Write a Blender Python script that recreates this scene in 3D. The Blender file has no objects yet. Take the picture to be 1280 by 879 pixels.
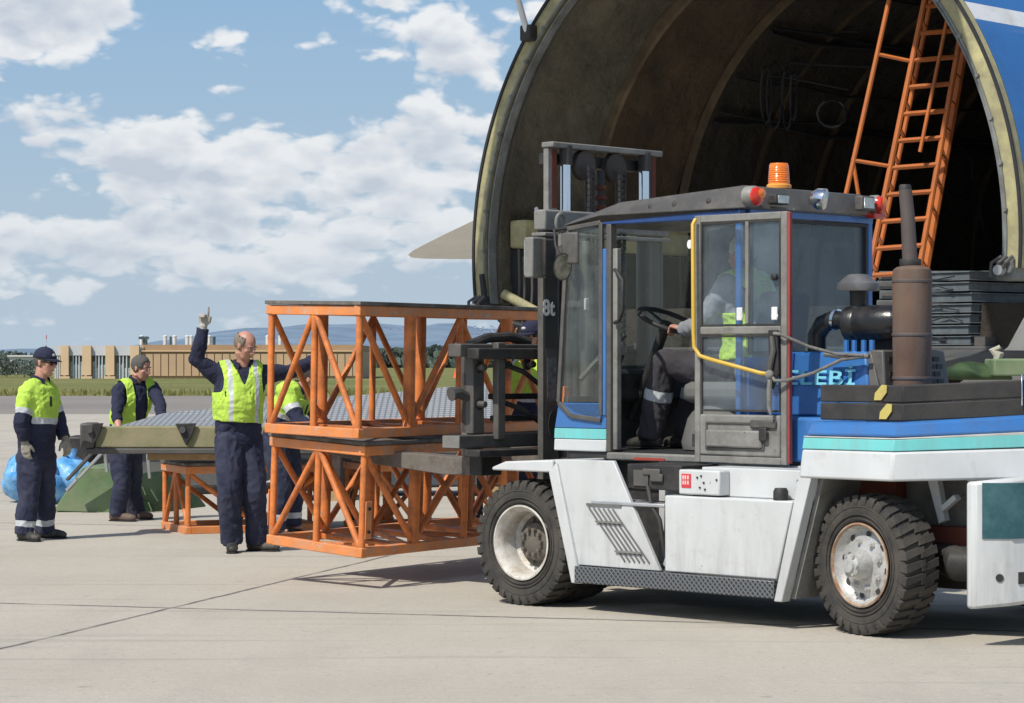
import bpy, bmesh, math, random
from mathutils import Vector, Matrix, noise
random.seed(7)
SKYX, SKYY, SKYTINT = 3.1, 1.7, (.92,.97,1.02,1)
R = math.radians
sc = bpy.context.scene
COL = sc.collection
FOC, EYE, HOR = 3170.0, 1.57, 452.0      # focal length in photo pixels, eye height, horizon row

def at(px, py, Y):
    """world point seen at photo pixel (px,py) when it stands Y metres away"""
    return Vector(((px-640)*Y/FOC, Y, EYE+(HOR-py)*Y/FOC))
def ground(px, py, z=0.0):
    Y = FOC*(EYE-z)/(py-HOR)
    return Vector(((px-640)*Y/FOC, Y, z))

# ------------------------------------------------------------------ materials
MATS = {}
def mat(name, col, rough=.6, metal=0.0, var=.18, vscale=6.0, dirt=None, dirt_amt=.35, dscale=3.0,
        bump=.15, bscale=60.0, coat=0.0, spec=.5, streak=False, chips=None, chip_amt=.5, grime=None, bdist=.01):
    if name in MATS: return MATS[name]
    m = bpy.data.materials.new(name); m.use_nodes = True
    nt = m.node_tree; N = nt.nodes; L = nt.links
    b = N['Principled BSDF']
    b.inputs['Roughness'].default_value = rough
    b.inputs['Metallic'].default_value = metal
    b.inputs['Specular IOR Level'].default_value = spec
    if coat: b.inputs['Coat Weight'].default_value = coat
    tc = N.new('ShaderNodeTexCoord')
    n1 = N.new('ShaderNodeTexNoise'); n1.inputs['Scale'].default_value = vscale; n1.inputs['Detail'].default_value = 6
    L.new(tc.outputs['Object'], n1.inputs['Vector'])
    mp = N.new('ShaderNodeMapRange'); mp.inputs['From Min'].default_value = .3; mp.inputs['From Max'].default_value = .7
    mp.inputs['To Min'].default_value = 1-var; mp.inputs['To Max'].default_value = 1+var
    L.new(n1.outputs['Fac'], mp.inputs['Value'])
    mul = N.new('ShaderNodeVectorMath'); mul.operation = 'SCALE'; mul.inputs[0].default_value = col[:3]
    L.new(mp.outputs[0], mul.inputs['Scale'])
    out = mul.outputs[0]
    if dirt is not None:
        n2 = N.new('ShaderNodeTexNoise'); n2.inputs['Scale'].default_value = dscale; n2.inputs['Detail'].default_value = 9
        n2.inputs['Roughness'].default_value = .7
        if streak:
            mpp = N.new('ShaderNodeMapping'); mpp.inputs['Scale'].default_value = (3.0, 3.0, .5)
            L.new(tc.outputs['Object'], mpp.inputs['Vector']); L.new(mpp.outputs[0], n2.inputs['Vector'])
        else: L.new(tc.outputs['Object'], n2.inputs['Vector'])
        r2 = N.new('ShaderNodeMapRange'); r2.inputs['From Min'].default_value = .62-dirt_amt*.5; r2.inputs['From Max'].default_value = .78-dirt_amt*.25
        L.new(n2.outputs['Fac'], r2.inputs['Value'])
        mx = N.new('ShaderNodeMix'); mx.data_type = 'RGBA'
        sclr = N.new('ShaderNodeMath'); sclr.operation = 'MULTIPLY'; sclr.inputs[1].default_value = min(1, .35+dirt_amt)
        L.new(r2.outputs[0], sclr.inputs[0]); L.new(sclr.outputs[0], mx.inputs['Factor'])
        L.new(out, mx.inputs['A']); mx.inputs['B'].default_value = (*dirt, 1)
        out = mx.outputs['Result']
        rr = N.new('ShaderNodeMapRange'); rr.inputs['To Min'].default_value = rough; rr.inputs['To Max'].default_value = min(1, rough+.3)
        L.new(sclr.outputs[0], rr.inputs['Value']); L.new(rr.outputs[0], b.inputs['Roughness'])
    def fmath(op, a, b_=None):
        n = N.new('ShaderNodeMath'); n.operation = op
        for i,x in enumerate((a,b_)):
            if x is None: continue
            if isinstance(x,(int,float)): n.inputs[i].default_value = x
            else: L.new(x, n.inputs[i])
        return n.outputs[0]
    def cmix(f, a, colr):
        n = N.new('ShaderNodeMix'); n.data_type = 'RGBA'; L.new(f, n.inputs['Factor']); L.new(a, n.inputs['A']); n.inputs['B'].default_value = (*colr,1); return n.outputs['Result']
    if grime:      # road dirt: heavy near the ground, running down in streaks
        z0,z1,gc = grime
        sp_ = N.new('ShaderNodeSeparateXYZ'); L.new(tc.outputs['Object'], sp_.inputs[0])
        hgt = N.new('ShaderNodeMapRange'); hgt.inputs['From Min'].default_value = z1; hgt.inputs['From Max'].default_value = z0; L.new(sp_.outputs[2], hgt.inputs['Value'])
        mp4 = N.new('ShaderNodeMapping'); mp4.inputs['Scale'].default_value = (1,1,.13); L.new(tc.outputs['Object'], mp4.inputs['Vector'])
        n4 = N.new('ShaderNodeTexNoise'); n4.inputs['Scale'].default_value = 11; n4.inputs['Detail'].default_value = 7; n4.inputs['Roughness'].default_value = .65; L.new(mp4.outputs[0], n4.inputs['Vector'])
        st = N.new('ShaderNodeMapRange'); st.inputs['From Min'].default_value = .42; st.inputs['From Max'].default_value = .72; L.new(n4.outputs['Fac'], st.inputs['Value'])
        g_ = fmath('MINIMUM', fmath('ADD', fmath('MULTIPLY', hgt.outputs[0], fmath('ADD', fmath('MULTIPLY', st.outputs[0], .45), .10)), fmath('MULTIPLY', st.outputs[0], .07)), 1.0)
        out = cmix(g_, out, gc)
    if chips:      # small knocks and scratches through the paint
        mp5 = N.new('ShaderNodeMapping'); mp5.inputs['Scale'].default_value = (1,1,1); L.new(tc.outputs['Object'], mp5.inputs['Vector'])
        n5 = N.new('ShaderNodeTexNoise'); n5.inputs['Scale'].default_value = 24; n5.inputs['Detail'].default_value = 6; n5.inputs['Roughness'].default_value = .75; L.new(mp5.outputs[0], n5.inputs['Vector'])
        n6 = N.new('ShaderNodeTexNoise'); n6.inputs['Scale'].default_value = 2.2; n6.inputs['Detail'].default_value = 3; L.new(tc.outputs['Object'], n6.inputs['Vector'])
        s5 = fmath('ADD', n5.outputs['Fac'], fmath('MULTIPLY', fmath('SUBTRACT', n6.outputs['Fac'], .5), .45))
        c5 = N.new('ShaderNodeMapRange'); c5.inputs['From Min'].default_value = .74-.14*chip_amt; c5.inputs['From Max'].default_value = .77-.14*chip_amt; L.new(s5, c5.inputs['Value'])
        out = cmix(fmath('MULTIPLY', c5.outputs[0], .85), out, chips)
    L.new(out, b.inputs['Base Color'])
    if bump:
        n3 = N.new('ShaderNodeTexNoise'); n3.inputs['Scale'].default_value = bscale; n3.inputs['Detail'].default_value = 4
        L.new(tc.outputs['Object'], n3.inputs['Vector'])
        bp = N.new('ShaderNodeBump'); bp.inputs['Strength'].default_value = bump; bp.inputs['Distance'].default_value = bdist
        L.new(n3.outputs['Fac'], bp.inputs['Height']); L.new(bp.outputs[0], b.inputs['Normal'])
    MATS[name] = m
    return m

def glass(name, tint=(.75,.8,.78), film=.06, filmcol=(.35,.36,.34)):
    """see-through pane with a fresnel reflection and a thin film, dust plus painted-in reflection"""
    if name in MATS: return MATS[name]
    m = bpy.data.materials.new(name); m.use_nodes = True
    nt = m.node_tree; N = nt.nodes; L = nt.links
    N.remove(N['Principled BSDF'])
    o = N['Material Output']
    tr = N.new('ShaderNodeBsdfTransparent'); tr.inputs[0].default_value = (*tint, 1)
    gl = N.new('ShaderNodeBsdfGlossy'); gl.inputs['Roughness'].default_value = .03
    df = N.new('ShaderNodeBsdfDiffuse'); df.inputs[0].default_value = (*filmcol, 1)
    lw = N.new('ShaderNodeLayerWeight'); pw = N.new('ShaderNodeMath'); pw.operation = 'POWER'; pw.inputs[1].default_value = 3.2; L.new(lw.outputs['Facing'], pw.inputs[0])
    fr = N.new('ShaderNodeMath'); fr.operation = 'MULTIPLY_ADD'; fr.inputs[1].default_value = .6; fr.inputs[2].default_value = .03; L.new(pw.outputs[0], fr.inputs[0])
    m1 = N.new('ShaderNodeMixShader'); m2 = N.new('ShaderNodeMixShader')
    tc = N.new('ShaderNodeTexCoord'); nz = N.new('ShaderNodeTexNoise'); nz.inputs['Scale'].default_value = 5; nz.inputs['Detail'].default_value = 5
    L.new(tc.outputs['Object'], nz.inputs['Vector'])
    mr = N.new('ShaderNodeMapRange'); mr.inputs['From Min'].default_value = .3; mr.inputs['From Max'].default_value = .7
    mr.inputs['To Min'].default_value = film*.5; mr.inputs['To Max'].default_value = film*1.6
    L.new(nz.outputs['Fac'], mr.inputs['Value'])
    L.new(fr.outputs[0], m1.inputs[0]); L.new(tr.outputs[0], m1.inputs[1]); L.new(gl.outputs[0], m1.inputs[2])
    L.new(mr.outputs[0], m2.inputs[0]); L.new(m1.outputs[0], m2.inputs[1]); L.new(df.outputs[0], m2.inputs[2])
    L.new(m2.outputs[0], o.inputs[0])
    MATS[name] = m
    return m

# ------------------------------------------------------------------ mesh builder
class MB:
    def __init__(s): s.v = []; s.f = []; s.m = []
    def add(s, vs, fs, mi=0):
        o = len(s.v); s.v += [Vector(v) for v in vs]
        s.f += [tuple(o+i for i in f) for f in fs]; s.m += [mi]*len(fs); return s
    def box(s, lo, hi, mi=0):
        (x0,y0,z0),(x1,y1,z1) = lo,hi
        x0,x1 = min(x0,x1),max(x0,x1); y0,y1 = min(y0,y1),max(y0,y1); z0,z1 = min(z0,z1),max(z0,z1)
        return s.add([(x0,y0,z0),(x1,y0,z0),(x1,y1,z0),(x0,y1,z0),(x0,y0,z1),(x1,y0,z1),(x1,y1,z1),(x0,y1,z1)],
              [(0,3,2,1),(4,5,6,7),(0,1,5,4),(1,2,6,5),(2,3,7,6),(3,0,4,7)], mi)
    def prism(s, poly, n, mi=0):
        """closed polygon of 3-D points extruded by the vector n"""
        n = Vector(n); k = len(poly); P = [Vector(p) for p in poly]
        return s.add(P+[p+n for p in P], [tuple(range(k))[::-1], tuple(range(k,2*k))]+[(i,(i+1)%k,k+(i+1)%k,k+i) for i in range(k)], mi)
    def bar(s, a, b, w, h, up=(0,0,1), mi=0):
        a,b = Vector(a),Vector(b); d = (b-a).normalized(); u = Vector(up)
        if abs(d.dot(u)) > .98: u = Vector((1,0,0))
        x = d.cross(u).normalized(); y = x.cross(d).normalized()
        q = [x*w/2+y*h/2, -x*w/2+y*h/2, -x*w/2-y*h/2, x*w/2-y*h/2]
        return s.prism([a+p for p in q], b-a, mi)
    def tube(s, a, b, r, r2=None, n=12, mi=0, cap=True):
        return s.path([a,b], [r, r if r2 is None else r2], n, mi, cap)
    def path(s, pts, r, n=10, mi=0, cap=True, xdir=None):
        """tube through points; r number, list of numbers or list of (rx,ry)"""
        P = [Vector(p) for p in pts]; k = len(P)
        if not isinstance(r, (list,tuple)): r = [r]*k
        x = None; vs = []
        for i in range(k):
            t = (P[min(i+1,k-1)]-P[max(i-1,0)])
            if t.length < 1e-9: t = Vector((0,0,1))
            t.normalize()
            if xdir is not None: x = Vector(xdir) - t*Vector(xdir).dot(t)
            elif x is None: x = t.orthogonal()
            else: x = x - t*x.dot(t)
            if x.length < 1e-6: x = t.orthogonal()
            x.normalize(); y = t.cross(x)
            rx,ry = r[i] if isinstance(r[i], (list,tuple)) else (r[i], r[i])
            for j in range(n):
                a = 2*math.pi*j/n; vs.append(P[i]+x*rx*math.cos(a)+y*ry*math.sin(a))
        fs = [(i*n+j, i*n+(j+1)%n, (i+1)*n+(j+1)%n, (i+1)*n+j) for i in range(k-1) for j in range(n)]
        if cap: fs += [tuple(range(n))[::-1], tuple((k-1)*n+j for j in range(n))]
        return s.add(vs, fs, mi)
    def lathe(s, prof, o, ax, n=32, mi=0, closed=False, cap=True):
        """profile of (radius, along) turned about axis ax through o"""
        o = Vector(o); ax = Vector(ax).normalized(); x = ax.orthogonal().normalized(); y = ax.cross(x)
        vs = []; k = len(prof)
        for (r,h) in prof:
            for j in range(n):
                a = 2*math.pi*j/n; vs.append(o+ax*h+(x*math.cos(a)+y*math.sin(a))*r)
        fs = [(i*n+j, i*n+(j+1)%n, ((i+1)%k)*n+(j+1)%n, ((i+1)%k)*n+j) for i in range(k if closed else k-1) for j in range(n)]
        if not closed and cap:
            if prof[0][0] > 1e-5: fs.append(tuple(range(n))[::-1])
            if prof[-1][0] > 1e-5: fs.append(tuple((k-1)*n+j for j in range(n)))
        return s.add(vs, fs, mi)
    def ell(s, c, rad, X=(1,0,0), Y=(0,1,0), Z=(0,0,1), n=14, mi=0):
        c = Vector(c); X,Y,Z = Vector(X),Vector(Y),Vector(Z); vs = [c+Z*rad[2]]; m = n//2
        for i in range(1,m):
            t = math.pi*i/m
            for j in range(n):
                a = 2*math.pi*j/n
                vs.append(c+X*rad[0]*math.sin(t)*math.cos(a)+Y*rad[1]*math.sin(t)*math.sin(a)+Z*rad[2]*math.cos(t))
        vs.append(c-Z*rad[2]); e = len(vs)-1
        fs = [(0,1+j,1+(j+1)%n) for j in range(n)]
        fs += [(1+i*n+j, 1+(i+1)*n+j, 1+(i+1)*n+(j+1)%n, 1+i*n+(j+1)%n) for i in range(m-2) for j in range(n)]
        fs += [(e, 1+(m-2)*n+(j+1)%n, 1+(m-2)*n+j) for j in range(n)]
        return s.add(vs, fs, mi)
    def build(s, name, mats, parent=None, bevel=0.0, smooth=35, seg=2, fix=True):
        me = bpy.data.meshes.new(name)
        me.from_pydata(s.v, [], s.f)
        if not isinstance(mats, (list,tuple)): mats = [mats]
        for m in mats: me.materials.append(m)
        for p,i in zip(me.polygons, s.m): p.material_index = i
        if fix:
            bm = bmesh.new(); bm.from_mesh(me); bmesh.ops.recalc_face_normals(bm, faces=bm.faces[:]); bm.to_mesh(me); bm.free()
        me.shade_smooth()
        if smooth < 180: me.set_sharp_from_angle(angle=R(smooth))
        me.update()
        o = bpy.data.objects.new(name, me); COL.objects.link(o)
        if parent is not None: o.parent = parent
        if bevel:
            b = o.modifiers.new('bevel', 'BEVEL'); b.width = bevel; b.segments = seg; b.limit_method = 'ANGLE'; b.angle_limit = R(40)
        return o

def tag(o, label=None, cat=None, group=None, kind=None):
    if label: o['label'] = label
    if cat: o['category'] = cat
    if group: o['group'] = group
    if kind: o['kind'] = kind
    return o
def thing(name, label, cat, loc=(0,0,0), rz=0, group=None):
    o = bpy.data.objects.new(name, None); COL.objects.link(o); o.empty_display_size = .2
    o.location = loc; o.rotation_euler = (0,0,rz); o['label'] = label; o['category'] = cat
    if group: o['group'] = group
    return o

def text_mesh(txt, size, origin, right, up, depth=.003, bold=0.0, spacing=1.0, sx=1.0):
    """lettering as mesh data: list of verts, faces"""
    cu = bpy.data.curves.new('t', 'FONT'); cu.body = txt; cu.size = size; cu.extrude = depth; cu.offset = bold; cu.space_character = spacing
    ob = bpy.data.objects.new('t', cu); COL.objects.link(ob)
    dg = bpy.context.evaluated_depsgraph_get(); dg.update()
    me = bpy.data.meshes.new_from_object(ob.evaluated_get(dg))
    right = Vector(right).normalized(); up = Vector(up).normalized(); nrm = right.cross(up); o = Vector(origin)
    vs = [o+right*v.co.x*sx+up*v.co.y+nrm*v.co.z for v in me.vertices]; fs = [tuple(p.vertices) for p in me.polygons]
    bpy.data.objects.remove(ob); bpy.data.curves.remove(cu); bpy.data.meshes.remove(me)
    return vs, fs

# ------------------------------------------------------------------ camera
cd = bpy.data.cameras.new('camera'); cam = bpy.data.objects.new('camera', cd); COL.objects.link(cam)
cam.location = (0,0,EYE); cam.rotation_euler = (R(90),0,0)
cd.sensor_width = 36; cd.lens = 36*FOC/1280; cd.shift_y = (HOR-439.5)/1280
cd.clip_start = .1; cd.clip_end = 40000
sc.camera = cam

# ------------------------------------------------------------------ light and sky
SUN_DIR = Vector((-.66,-.75,0)).normalized()      # horizontal direction towards the sun
SUN_EL = R(51)
sd = bpy.data.lights.new('sun','SUN'); sd.energy = 4.3; sd.angle = R(.53); sd.color = (1,.95,.87)
so = bpy.data.objects.new('sun', sd); COL.objects.link(so)
sv = Vector((SUN_DIR.x*math.cos(SUN_EL), SUN_DIR.y*math.cos(SUN_EL), math.sin(SUN_EL)))
so.rotation_euler = sv.to_track_quat('Z','Y').to_euler()
w = bpy.data.worlds.new('World'); sc.world = w; w.use_nodes = True
nt = w.node_tree; N = nt.nodes; L = nt.links
bg = N['Background']; bg.inputs['Strength'].default_value = .12
sky = N.new('ShaderNodeTexSky'); sky.sky_type = 'NISHITA'; sky.sun_disc = False
sky.sun_elevation = SUN_EL; sky.sun_rotation = math.atan2(SUN_DIR.x, SUN_DIR.y)
sky.air_density = 1.0; sky.dust_density = 1.6; sky.ozone_density = 2.2
tc = N.new('ShaderNodeTexCoord'); sp = N.new('ShaderNodeSeparateXYZ'); L.new(tc.outputs['Generated'], sp.inputs[0])
def M(op, a, b=None, c=None):
    n = N.new('ShaderNodeMath'); n.operation = op
    for i,x in enumerate((a,b,c)):
        if x is None: continue
        if isinstance(x,(int,float)): n.inputs[i].default_value = x
        else: L.new(x, n.inputs[i])
    return n.outputs[0]
az = M('ARCTAN2', sp.outputs[0], sp.outputs[1]); el = sp.outputs[2]
elc = M('MAXIMUM', el, 0.0)
# cloud layers: coordinates squeezed towards the horizon, as a flat cloud deck looks
hz = M('DIVIDE', 1.0, M('ADD', elc, .075))
cv = N.new('ShaderNodeCombineXYZ')
L.new(M('MULTIPLY', az, 17.0), cv.inputs[0]); L.new(M('MULTIPLY', M('POWER', M('ADD', elc, .02), .8), 25.0), cv.inputs[1]); L.new(M('MULTIPLY', M('SINE', M('MULTIPLY', az, .5)), 2.0), cv.inputs[2])
def cloudnoise(vec, scale, detail, rough=.6, off=(0,0,0), dist=0.0):
    mp = N.new('ShaderNodeMapping'); mp.inputs['Location'].default_value = off; L.new(vec, mp.inputs[0])
    n = N.new('ShaderNodeTexNoise'); n.inputs['Scale'].default_value = scale; n.inputs['Detail'].default_value = detail
    n.inputs['Roughness'].default_value = rough; n.inputs['Distortion'].default_value = dist
    L.new(mp.outputs[0], n.inputs['Vector']); return n.outputs['Fac']
big = cloudnoise(cv.outputs[0], 1.0, 7, .54, (SKYX, SKYY, 0), .1)
bigup = cloudnoise(cv.outputs[0], 1.0, 3, .5, (SKYX+.03, SKYY+.20, 0), .1)
biglo = cloudnoise(cv.outputs[0], 1.0, 3, .5, (SKYX, SKYY, 0), .1)
def billow(off, octs):
    # cauliflower lobes: rounded cells at two sizes, bent by noise
    mp = N.new('ShaderNodeMapping'); mp.inputs['Location'].default_value = off; L.new(cv.outputs[0], mp.inputs[0])
    wn_ = N.new('ShaderNodeTexNoise'); wn_.inputs['Scale'].default_value = 3.0; wn_.inputs['Detail'].default_value = 3; L.new(mp.outputs[0], wn_.inputs['Vector'])
    wa = N.new('ShaderNodeVectorMath'); wa.operation = 'MULTIPLY_ADD'; wa.inputs[1].default_value = (.35,.35,.35); L.new(wn_.outputs['Color'], wa.inputs[0]); L.new(mp.outputs[0], wa.inputs[2])
    tot = None
    for s_,a_ in octs:
        v_ = N.new('ShaderNodeTexVoronoi'); v_.feature = 'F1'; v_.inputs['Scale'].default_value = s_; L.new(wa.outputs[0], v_.inputs['Vector'])
        t_ = M('MULTIPLY', M('SUBTRACT', .42, v_.outputs['Distance']), a_); tot = t_ if tot is None else M('ADD', tot, t_)
    return tot
big = M('ADD', big, billow((SKYX,SKYY,0), ((2.8,.30),(8,.12)))); bigup = M('ADD', bigup, billow((SKYX+.02,SKYY+.12,0), ((2.8,.26),))); biglo = M('ADD', biglo, billow((SKYX,SKYY,0), ((2.8,.26),)))
# where the large banks stand (direction in the sky: azimuth, height)
def bank(a0, e0, wa, we, amt):
    da = M('DIVIDE', M('SUBTRACT', az, a0), wa); de = M('DIVIDE', M('SUBTRACT', elc, e0), we)
    r = M('ADD', M('MULTIPLY', da, da), M('MULTIPLY', de, de))
    return M('MULTIPLY', M('EXPONENT', M('MULTIPLY', r, -1.0)), amt)
def bpx(px, py, wx, wy, amt): return bank(math.atan((px-640)/FOC), math.sin(math.atan((HOR-py)/FOC)), wx/FOC, wy/FOC, amt)
banks = [bpx(40,25,150,55,.34), bpx(300,112,70,30,.30), bpx(285,55,36,26,.26), bpx(375,58,34,18,.22), bpx(120,190,260,60,.26), bpx(480,200,240,55,.24), bpx(560,70,120,55,.22),
         bpx(30,320,130,45,.14), bpx(420,300,400,70,.15), bpx(200,290,220,40,.17), bpx(120,350,260,26,.12), bpx(250,120,500,16,-.05), bpx(250,100,90,70,-.06), bpx(430,110,80,60,-.14), bpx(170,98,120,36,-.12), bpx(430,0,140,14,.10), bpx(90,255,170,20,-.10)]
bs = banks[0]
for b_ in banks[1:]: bs = M('ADD', bs, b_)
dens = M('ADD', big, bs); densup = M('ADD', bigup, bs)
mr = N.new('ShaderNodeMapRange'); mr.interpolation_type = 'SMOOTHSTEP'; mr.inputs['From Min'].default_value = .55; mr.inputs['From Max'].default_value = .68
L.new(dens, mr.inputs['Value']); cmask = mr.outputs[0]
# thick parts and undersides are greyer, edges towards the sun are white
lit = N.new('ShaderNodeMapRange'); lit.inputs['From Min'].default_value = -.20; lit.inputs['From Max'].default_value = .03
L.new(M('ADD', M('MULTIPLY', M('SUBTRACT', .62, dens), .55), M('SUBTRACT', biglo, bigup)), lit.inputs['Value'])
ccol = N.new('ShaderNodeMix'); ccol.data_type = 'RGBA'; ccol.inputs['A'].default_value = (4.8,5.15,5.75,1); ccol.inputs['B'].default_value = (8.0,7.9,7.8,1)
L.new(lit.outputs[0], ccol.inputs['Factor'])
mixc = N.new('ShaderNodeMix'); mixc.data_type = 'RGBA'
L.new(M('MULTIPLY', cmask, .84), mixc.inputs['Factor']); 
# deepen the clear blue a little, then haze near the horizon
sat = N.new('ShaderNodeMix'); sat.data_type = 'RGBA'; sat.blend_type = 'MULTIPLY'; sat.inputs['Factor'].default_value = 1
sat.inputs['B'].default_value = SKYTINT; L.new(sky.outputs[0], sat.inputs['A'])
grad = N.new('ShaderNodeMix'); grad.data_type = 'RGBA'; grad.inputs['A'].default_value = (4.05,4.95,5.6,1); grad.inputs['B'].default_value = (2.3,3.85,5.7,1)
gr_ = N.new('ShaderNodeMapRange'); gr_.inputs['From Max'].default_value = .15; L.new(elc, gr_.inputs['Value']); L.new(gr_.outputs[0], grad.inputs['Factor'])
lowm = N.new('ShaderNodeMix'); lowm.data_type = 'RGBA'; lw = N.new('ShaderNodeMapRange'); lw.inputs['From Min'].default_value = .15; lw.inputs['From Max'].default_value = .5; lw.inputs['To Min'].default_value = .92; lw.inputs['To Max'].default_value = 0
L.new(elc, lw.inputs['Value']); L.new(lw.outputs[0], lowm.inputs['Factor']); L.new(sat.outputs['Result'], lowm.inputs['A']); L.new(grad.outputs['Result'], lowm.inputs['B'])
L.new(lowm.outputs['Result'], mixc.inputs['A']); L.new(ccol.outputs['Result'], mixc.inputs['B'])
hazef = M('MULTIPLY', M('EXPONENT', M('MULTIPLY', elc, -24.0)), .92)
mixh = N.new('ShaderNodeMix'); mixh.data_type = 'RGBA'; mixh.inputs['B'].default_value = (3.85,4.7,5.65,1)
L.new(hazef, mixh.inputs['Factor']); L.new(mixc.outputs['Result'], mixh.inputs['A'])
L.new(mixh.outputs['Result'], bg.inputs['Color'])
sc.view_settings.view_transform = 'Standard'; sc.view_settings.look = 'None'; sc.view_settings.exposure = 0
sc.render.engine = 'CYCLES'
sc.cycles.max_bounces = 8; sc.cycles.transparent_max_bounces = 16
# ================================================================== ground
JA = math.atan2(-.85, 3.15)          # direction of the slab joints
def ground_mat(kind):
    m = bpy.data.materials.new(kind); m.use_nodes = True
    nt = m.node_tree; N = nt.nodes; L = nt.links; b = N['Principled BSDF']
    tc = N.new('ShaderNodeTexCoord')
    def nz(scale, detail=8, rough=.6, stretch=None, rot=0):
        mp = N.new('ShaderNodeMapping'); L.new(tc.outputs['Object'], mp.inputs[0])
        if stretch: mp.inputs['Scale'].default_value = stretch
        mp.inputs['Rotation'].default_value = (0,0,rot)
        n = N.new('ShaderNodeTexNoise'); n.inputs['Scale'].default_value = scale; n.inputs['Detail'].default_value = detail; n.inputs['Roughness'].default_value = rough
        L.new(mp.outputs[0], n.inputs['Vector']); return n.outputs['Fac']
    def math_(op, a, b_=None):
        n = N.new('ShaderNodeMath'); n.operation = op
        for i,x in enumerate((a,b_)):
            if x is None: continue
            if isinstance(x,(int,float)): n.inputs[i].default_value = x
            else: L.new(x, n.inputs[i])
        return n.outputs[0]
    def rng(v, a, b_, c, d):
        n = N.new('ShaderNodeMapRange'); L.new(v, n.inputs['Value'])
        for k,x in zip(('From Min','From Max','To Min','To Max'), (a,b_,c,d)): n.inputs[k].default_value = x
        return n.outputs[0]
    def mixc(f, a, b_):
        n = N.new('ShaderNodeMix'); n.data_type = 'RGBA'
        if isinstance(f,(int,float)): n.inputs['Factor'].default_value = f
        else: L.new(f, n.inputs['Factor'])
        for k,x in (('A',a),('B',b_)):
            if isinstance(x, tuple): n.inputs[k].default_value = (*x,1)
            else: L.new(x, n.inputs[k])
        return n.outputs['Result']
    if kind == 'concrete':
        col = mixc(rng(nz(.35,6), .35,.65,0,1), (.465,.425,.350), (.515,.475,.400))
        col = mixc(rng(nz(1.6,9,.7,(1,.35,1),JA), .5,.75,0,.55), col, (.35,.32,.275))
        col = mixc(rng(nz(90,3), .35,.7,0,.35), col, (.27,.25,.22))
        col = mixc(rng(nz(260,2), .55,.75,0,.5), col, (.5,.47,.42))
        col = mixc(rng(nz(14,5,.7), .38,.68,0,.32), col, (.36,.33,.275))
        col = mixc(rng(nz(30,3,.6), .60,.70,0,.6), col, (.22,.20,.17))
        col = mixc(rng(nz(.55,7,.7), .50,.66,0,.35), col, (.38,.345,.285))
        col = mixc(rng(nz(45,2,.5,(1,.7,1)), .62,.72,0,.5), col, (.60,.57,.51))
        st = nz(5.5,5,.6); col = mixc(rng(st,.66,.74,0,.5), col, (.17,.155,.14))
        tk = nz(.9,5,.6,(.25,5,1),R(-44)); col = mixc(rng(tk,.56,.70,0,.42), col, (.22,.205,.18))
        # slab joints: straight grooves with slightly ragged tar
        mp = N.new('ShaderNodeMapping'); mp.inputs['Rotation'].default_value = (0,0,-JA); L.new(tc.outputs['Object'], mp.inputs[0])
        wob = nz(3,4); sp_ = N.new('ShaderNodeSeparateXYZ'); L.new(mp.outputs[0], sp_.inputs[0])
        # joint crossing stands at photo pixel (215,760)
        g = ground(215,760); ca,sa = math.cos(-JA),math.sin(-JA); ox,oy = g.x*ca-g.y*sa, g.x*sa+g.y*ca
        line = None
        for ax_,o_,wd in ((0,ox,.012),(1,oy,.02)):
            v = math_('SUBTRACT', sp_.outputs[ax_], o_)
            v = math_('ADD', v, math_('MULTIPLY', math_('SUBTRACT', wob, .5), .05))
            v = math_('ABSOLUTE', math_('SUBTRACT', math_('FRACT', math_('ADD', math_('DIVIDE', v, 7.5), .5)), .5))
            v = math_('MULTIPLY', v, 7.5)
            l = rng(v, wd, wd+.012, 1, 0)
            line = l if line is None else math_('MAXIMUM', line, l)
        col = mixc(math_('MULTIPLY', line, rng(nz(2.2,4),.3,.5,.35,.9)), col, (.10,.095,.09))
        b.inputs['Roughness'].default_value = .88
        bh = math_('SUBTRACT', nz(140,4), math_('MULTIPLY', line, 1.5)); dist = .01; stg = .35
    elif kind == 'asphalt':
        col = mixc(rng(nz(.05,6), .35,.65,0,1), (.22,.20,.18), (.28,.255,.225))
        col = mixc(rng(nz(30,3), .4,.7,0,.4), col, (.12,.115,.105)); bh = nz(60,3); dist=.01; stg=.4
        b.inputs['Roughness'].default_value = .9
    else:
        col = mixc(rng(nz(.04,8,.65,(1,2.4,1)), .35,.65,0,1), (.125,.15,.035), (.23,.215,.085))
        col = mixc(rng(nz(.6,6,.7,(1,.25,1)), .45,.7,0,.6), col, (.10,.115,.03))
        col = mixc(rng(nz(6,3,.7,(1,.2,1)), .5,.75,0,.6), col, (.30,.27,.12))
        bh = nz(3,6,.7); dist=.3; stg=.6; b.inputs['Roughness'].default_value = 1
    L.new(col, b.inputs['Base Color'])
    bp = N.new('ShaderNodeBump'); bp.inputs['Strength'].default_value = stg; bp.inputs['Distance'].default_value = dist
    L.new(bh, bp.inputs['Height']); L.new(bp.outputs[0], b.inputs['Normal'])
    b.inputs['Specular IOR Level'].default_value = .25
    return m
def sheet(name, pts, z, m):
    o = MB().add([(x,y,z) for x,y in pts], [tuple(range(len(pts)))]).build(name, m, fix=False)
    return tag(o, kind='structure')
sheet('grass_field', [(-9000,-300),(9000,-300),(9000,16000),(-9000,16000)], -.02, ground_mat('grass'))
sheet('taxiway', [(-400,71.5),(400,80),(400,126),(-400,108)], -.008, ground_mat('asphalt'))
sheet('apron', [(-400,-200),(400,-200),(400,80.0),(-400,71.6)], 0.0, ground_mat('concrete'))
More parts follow.
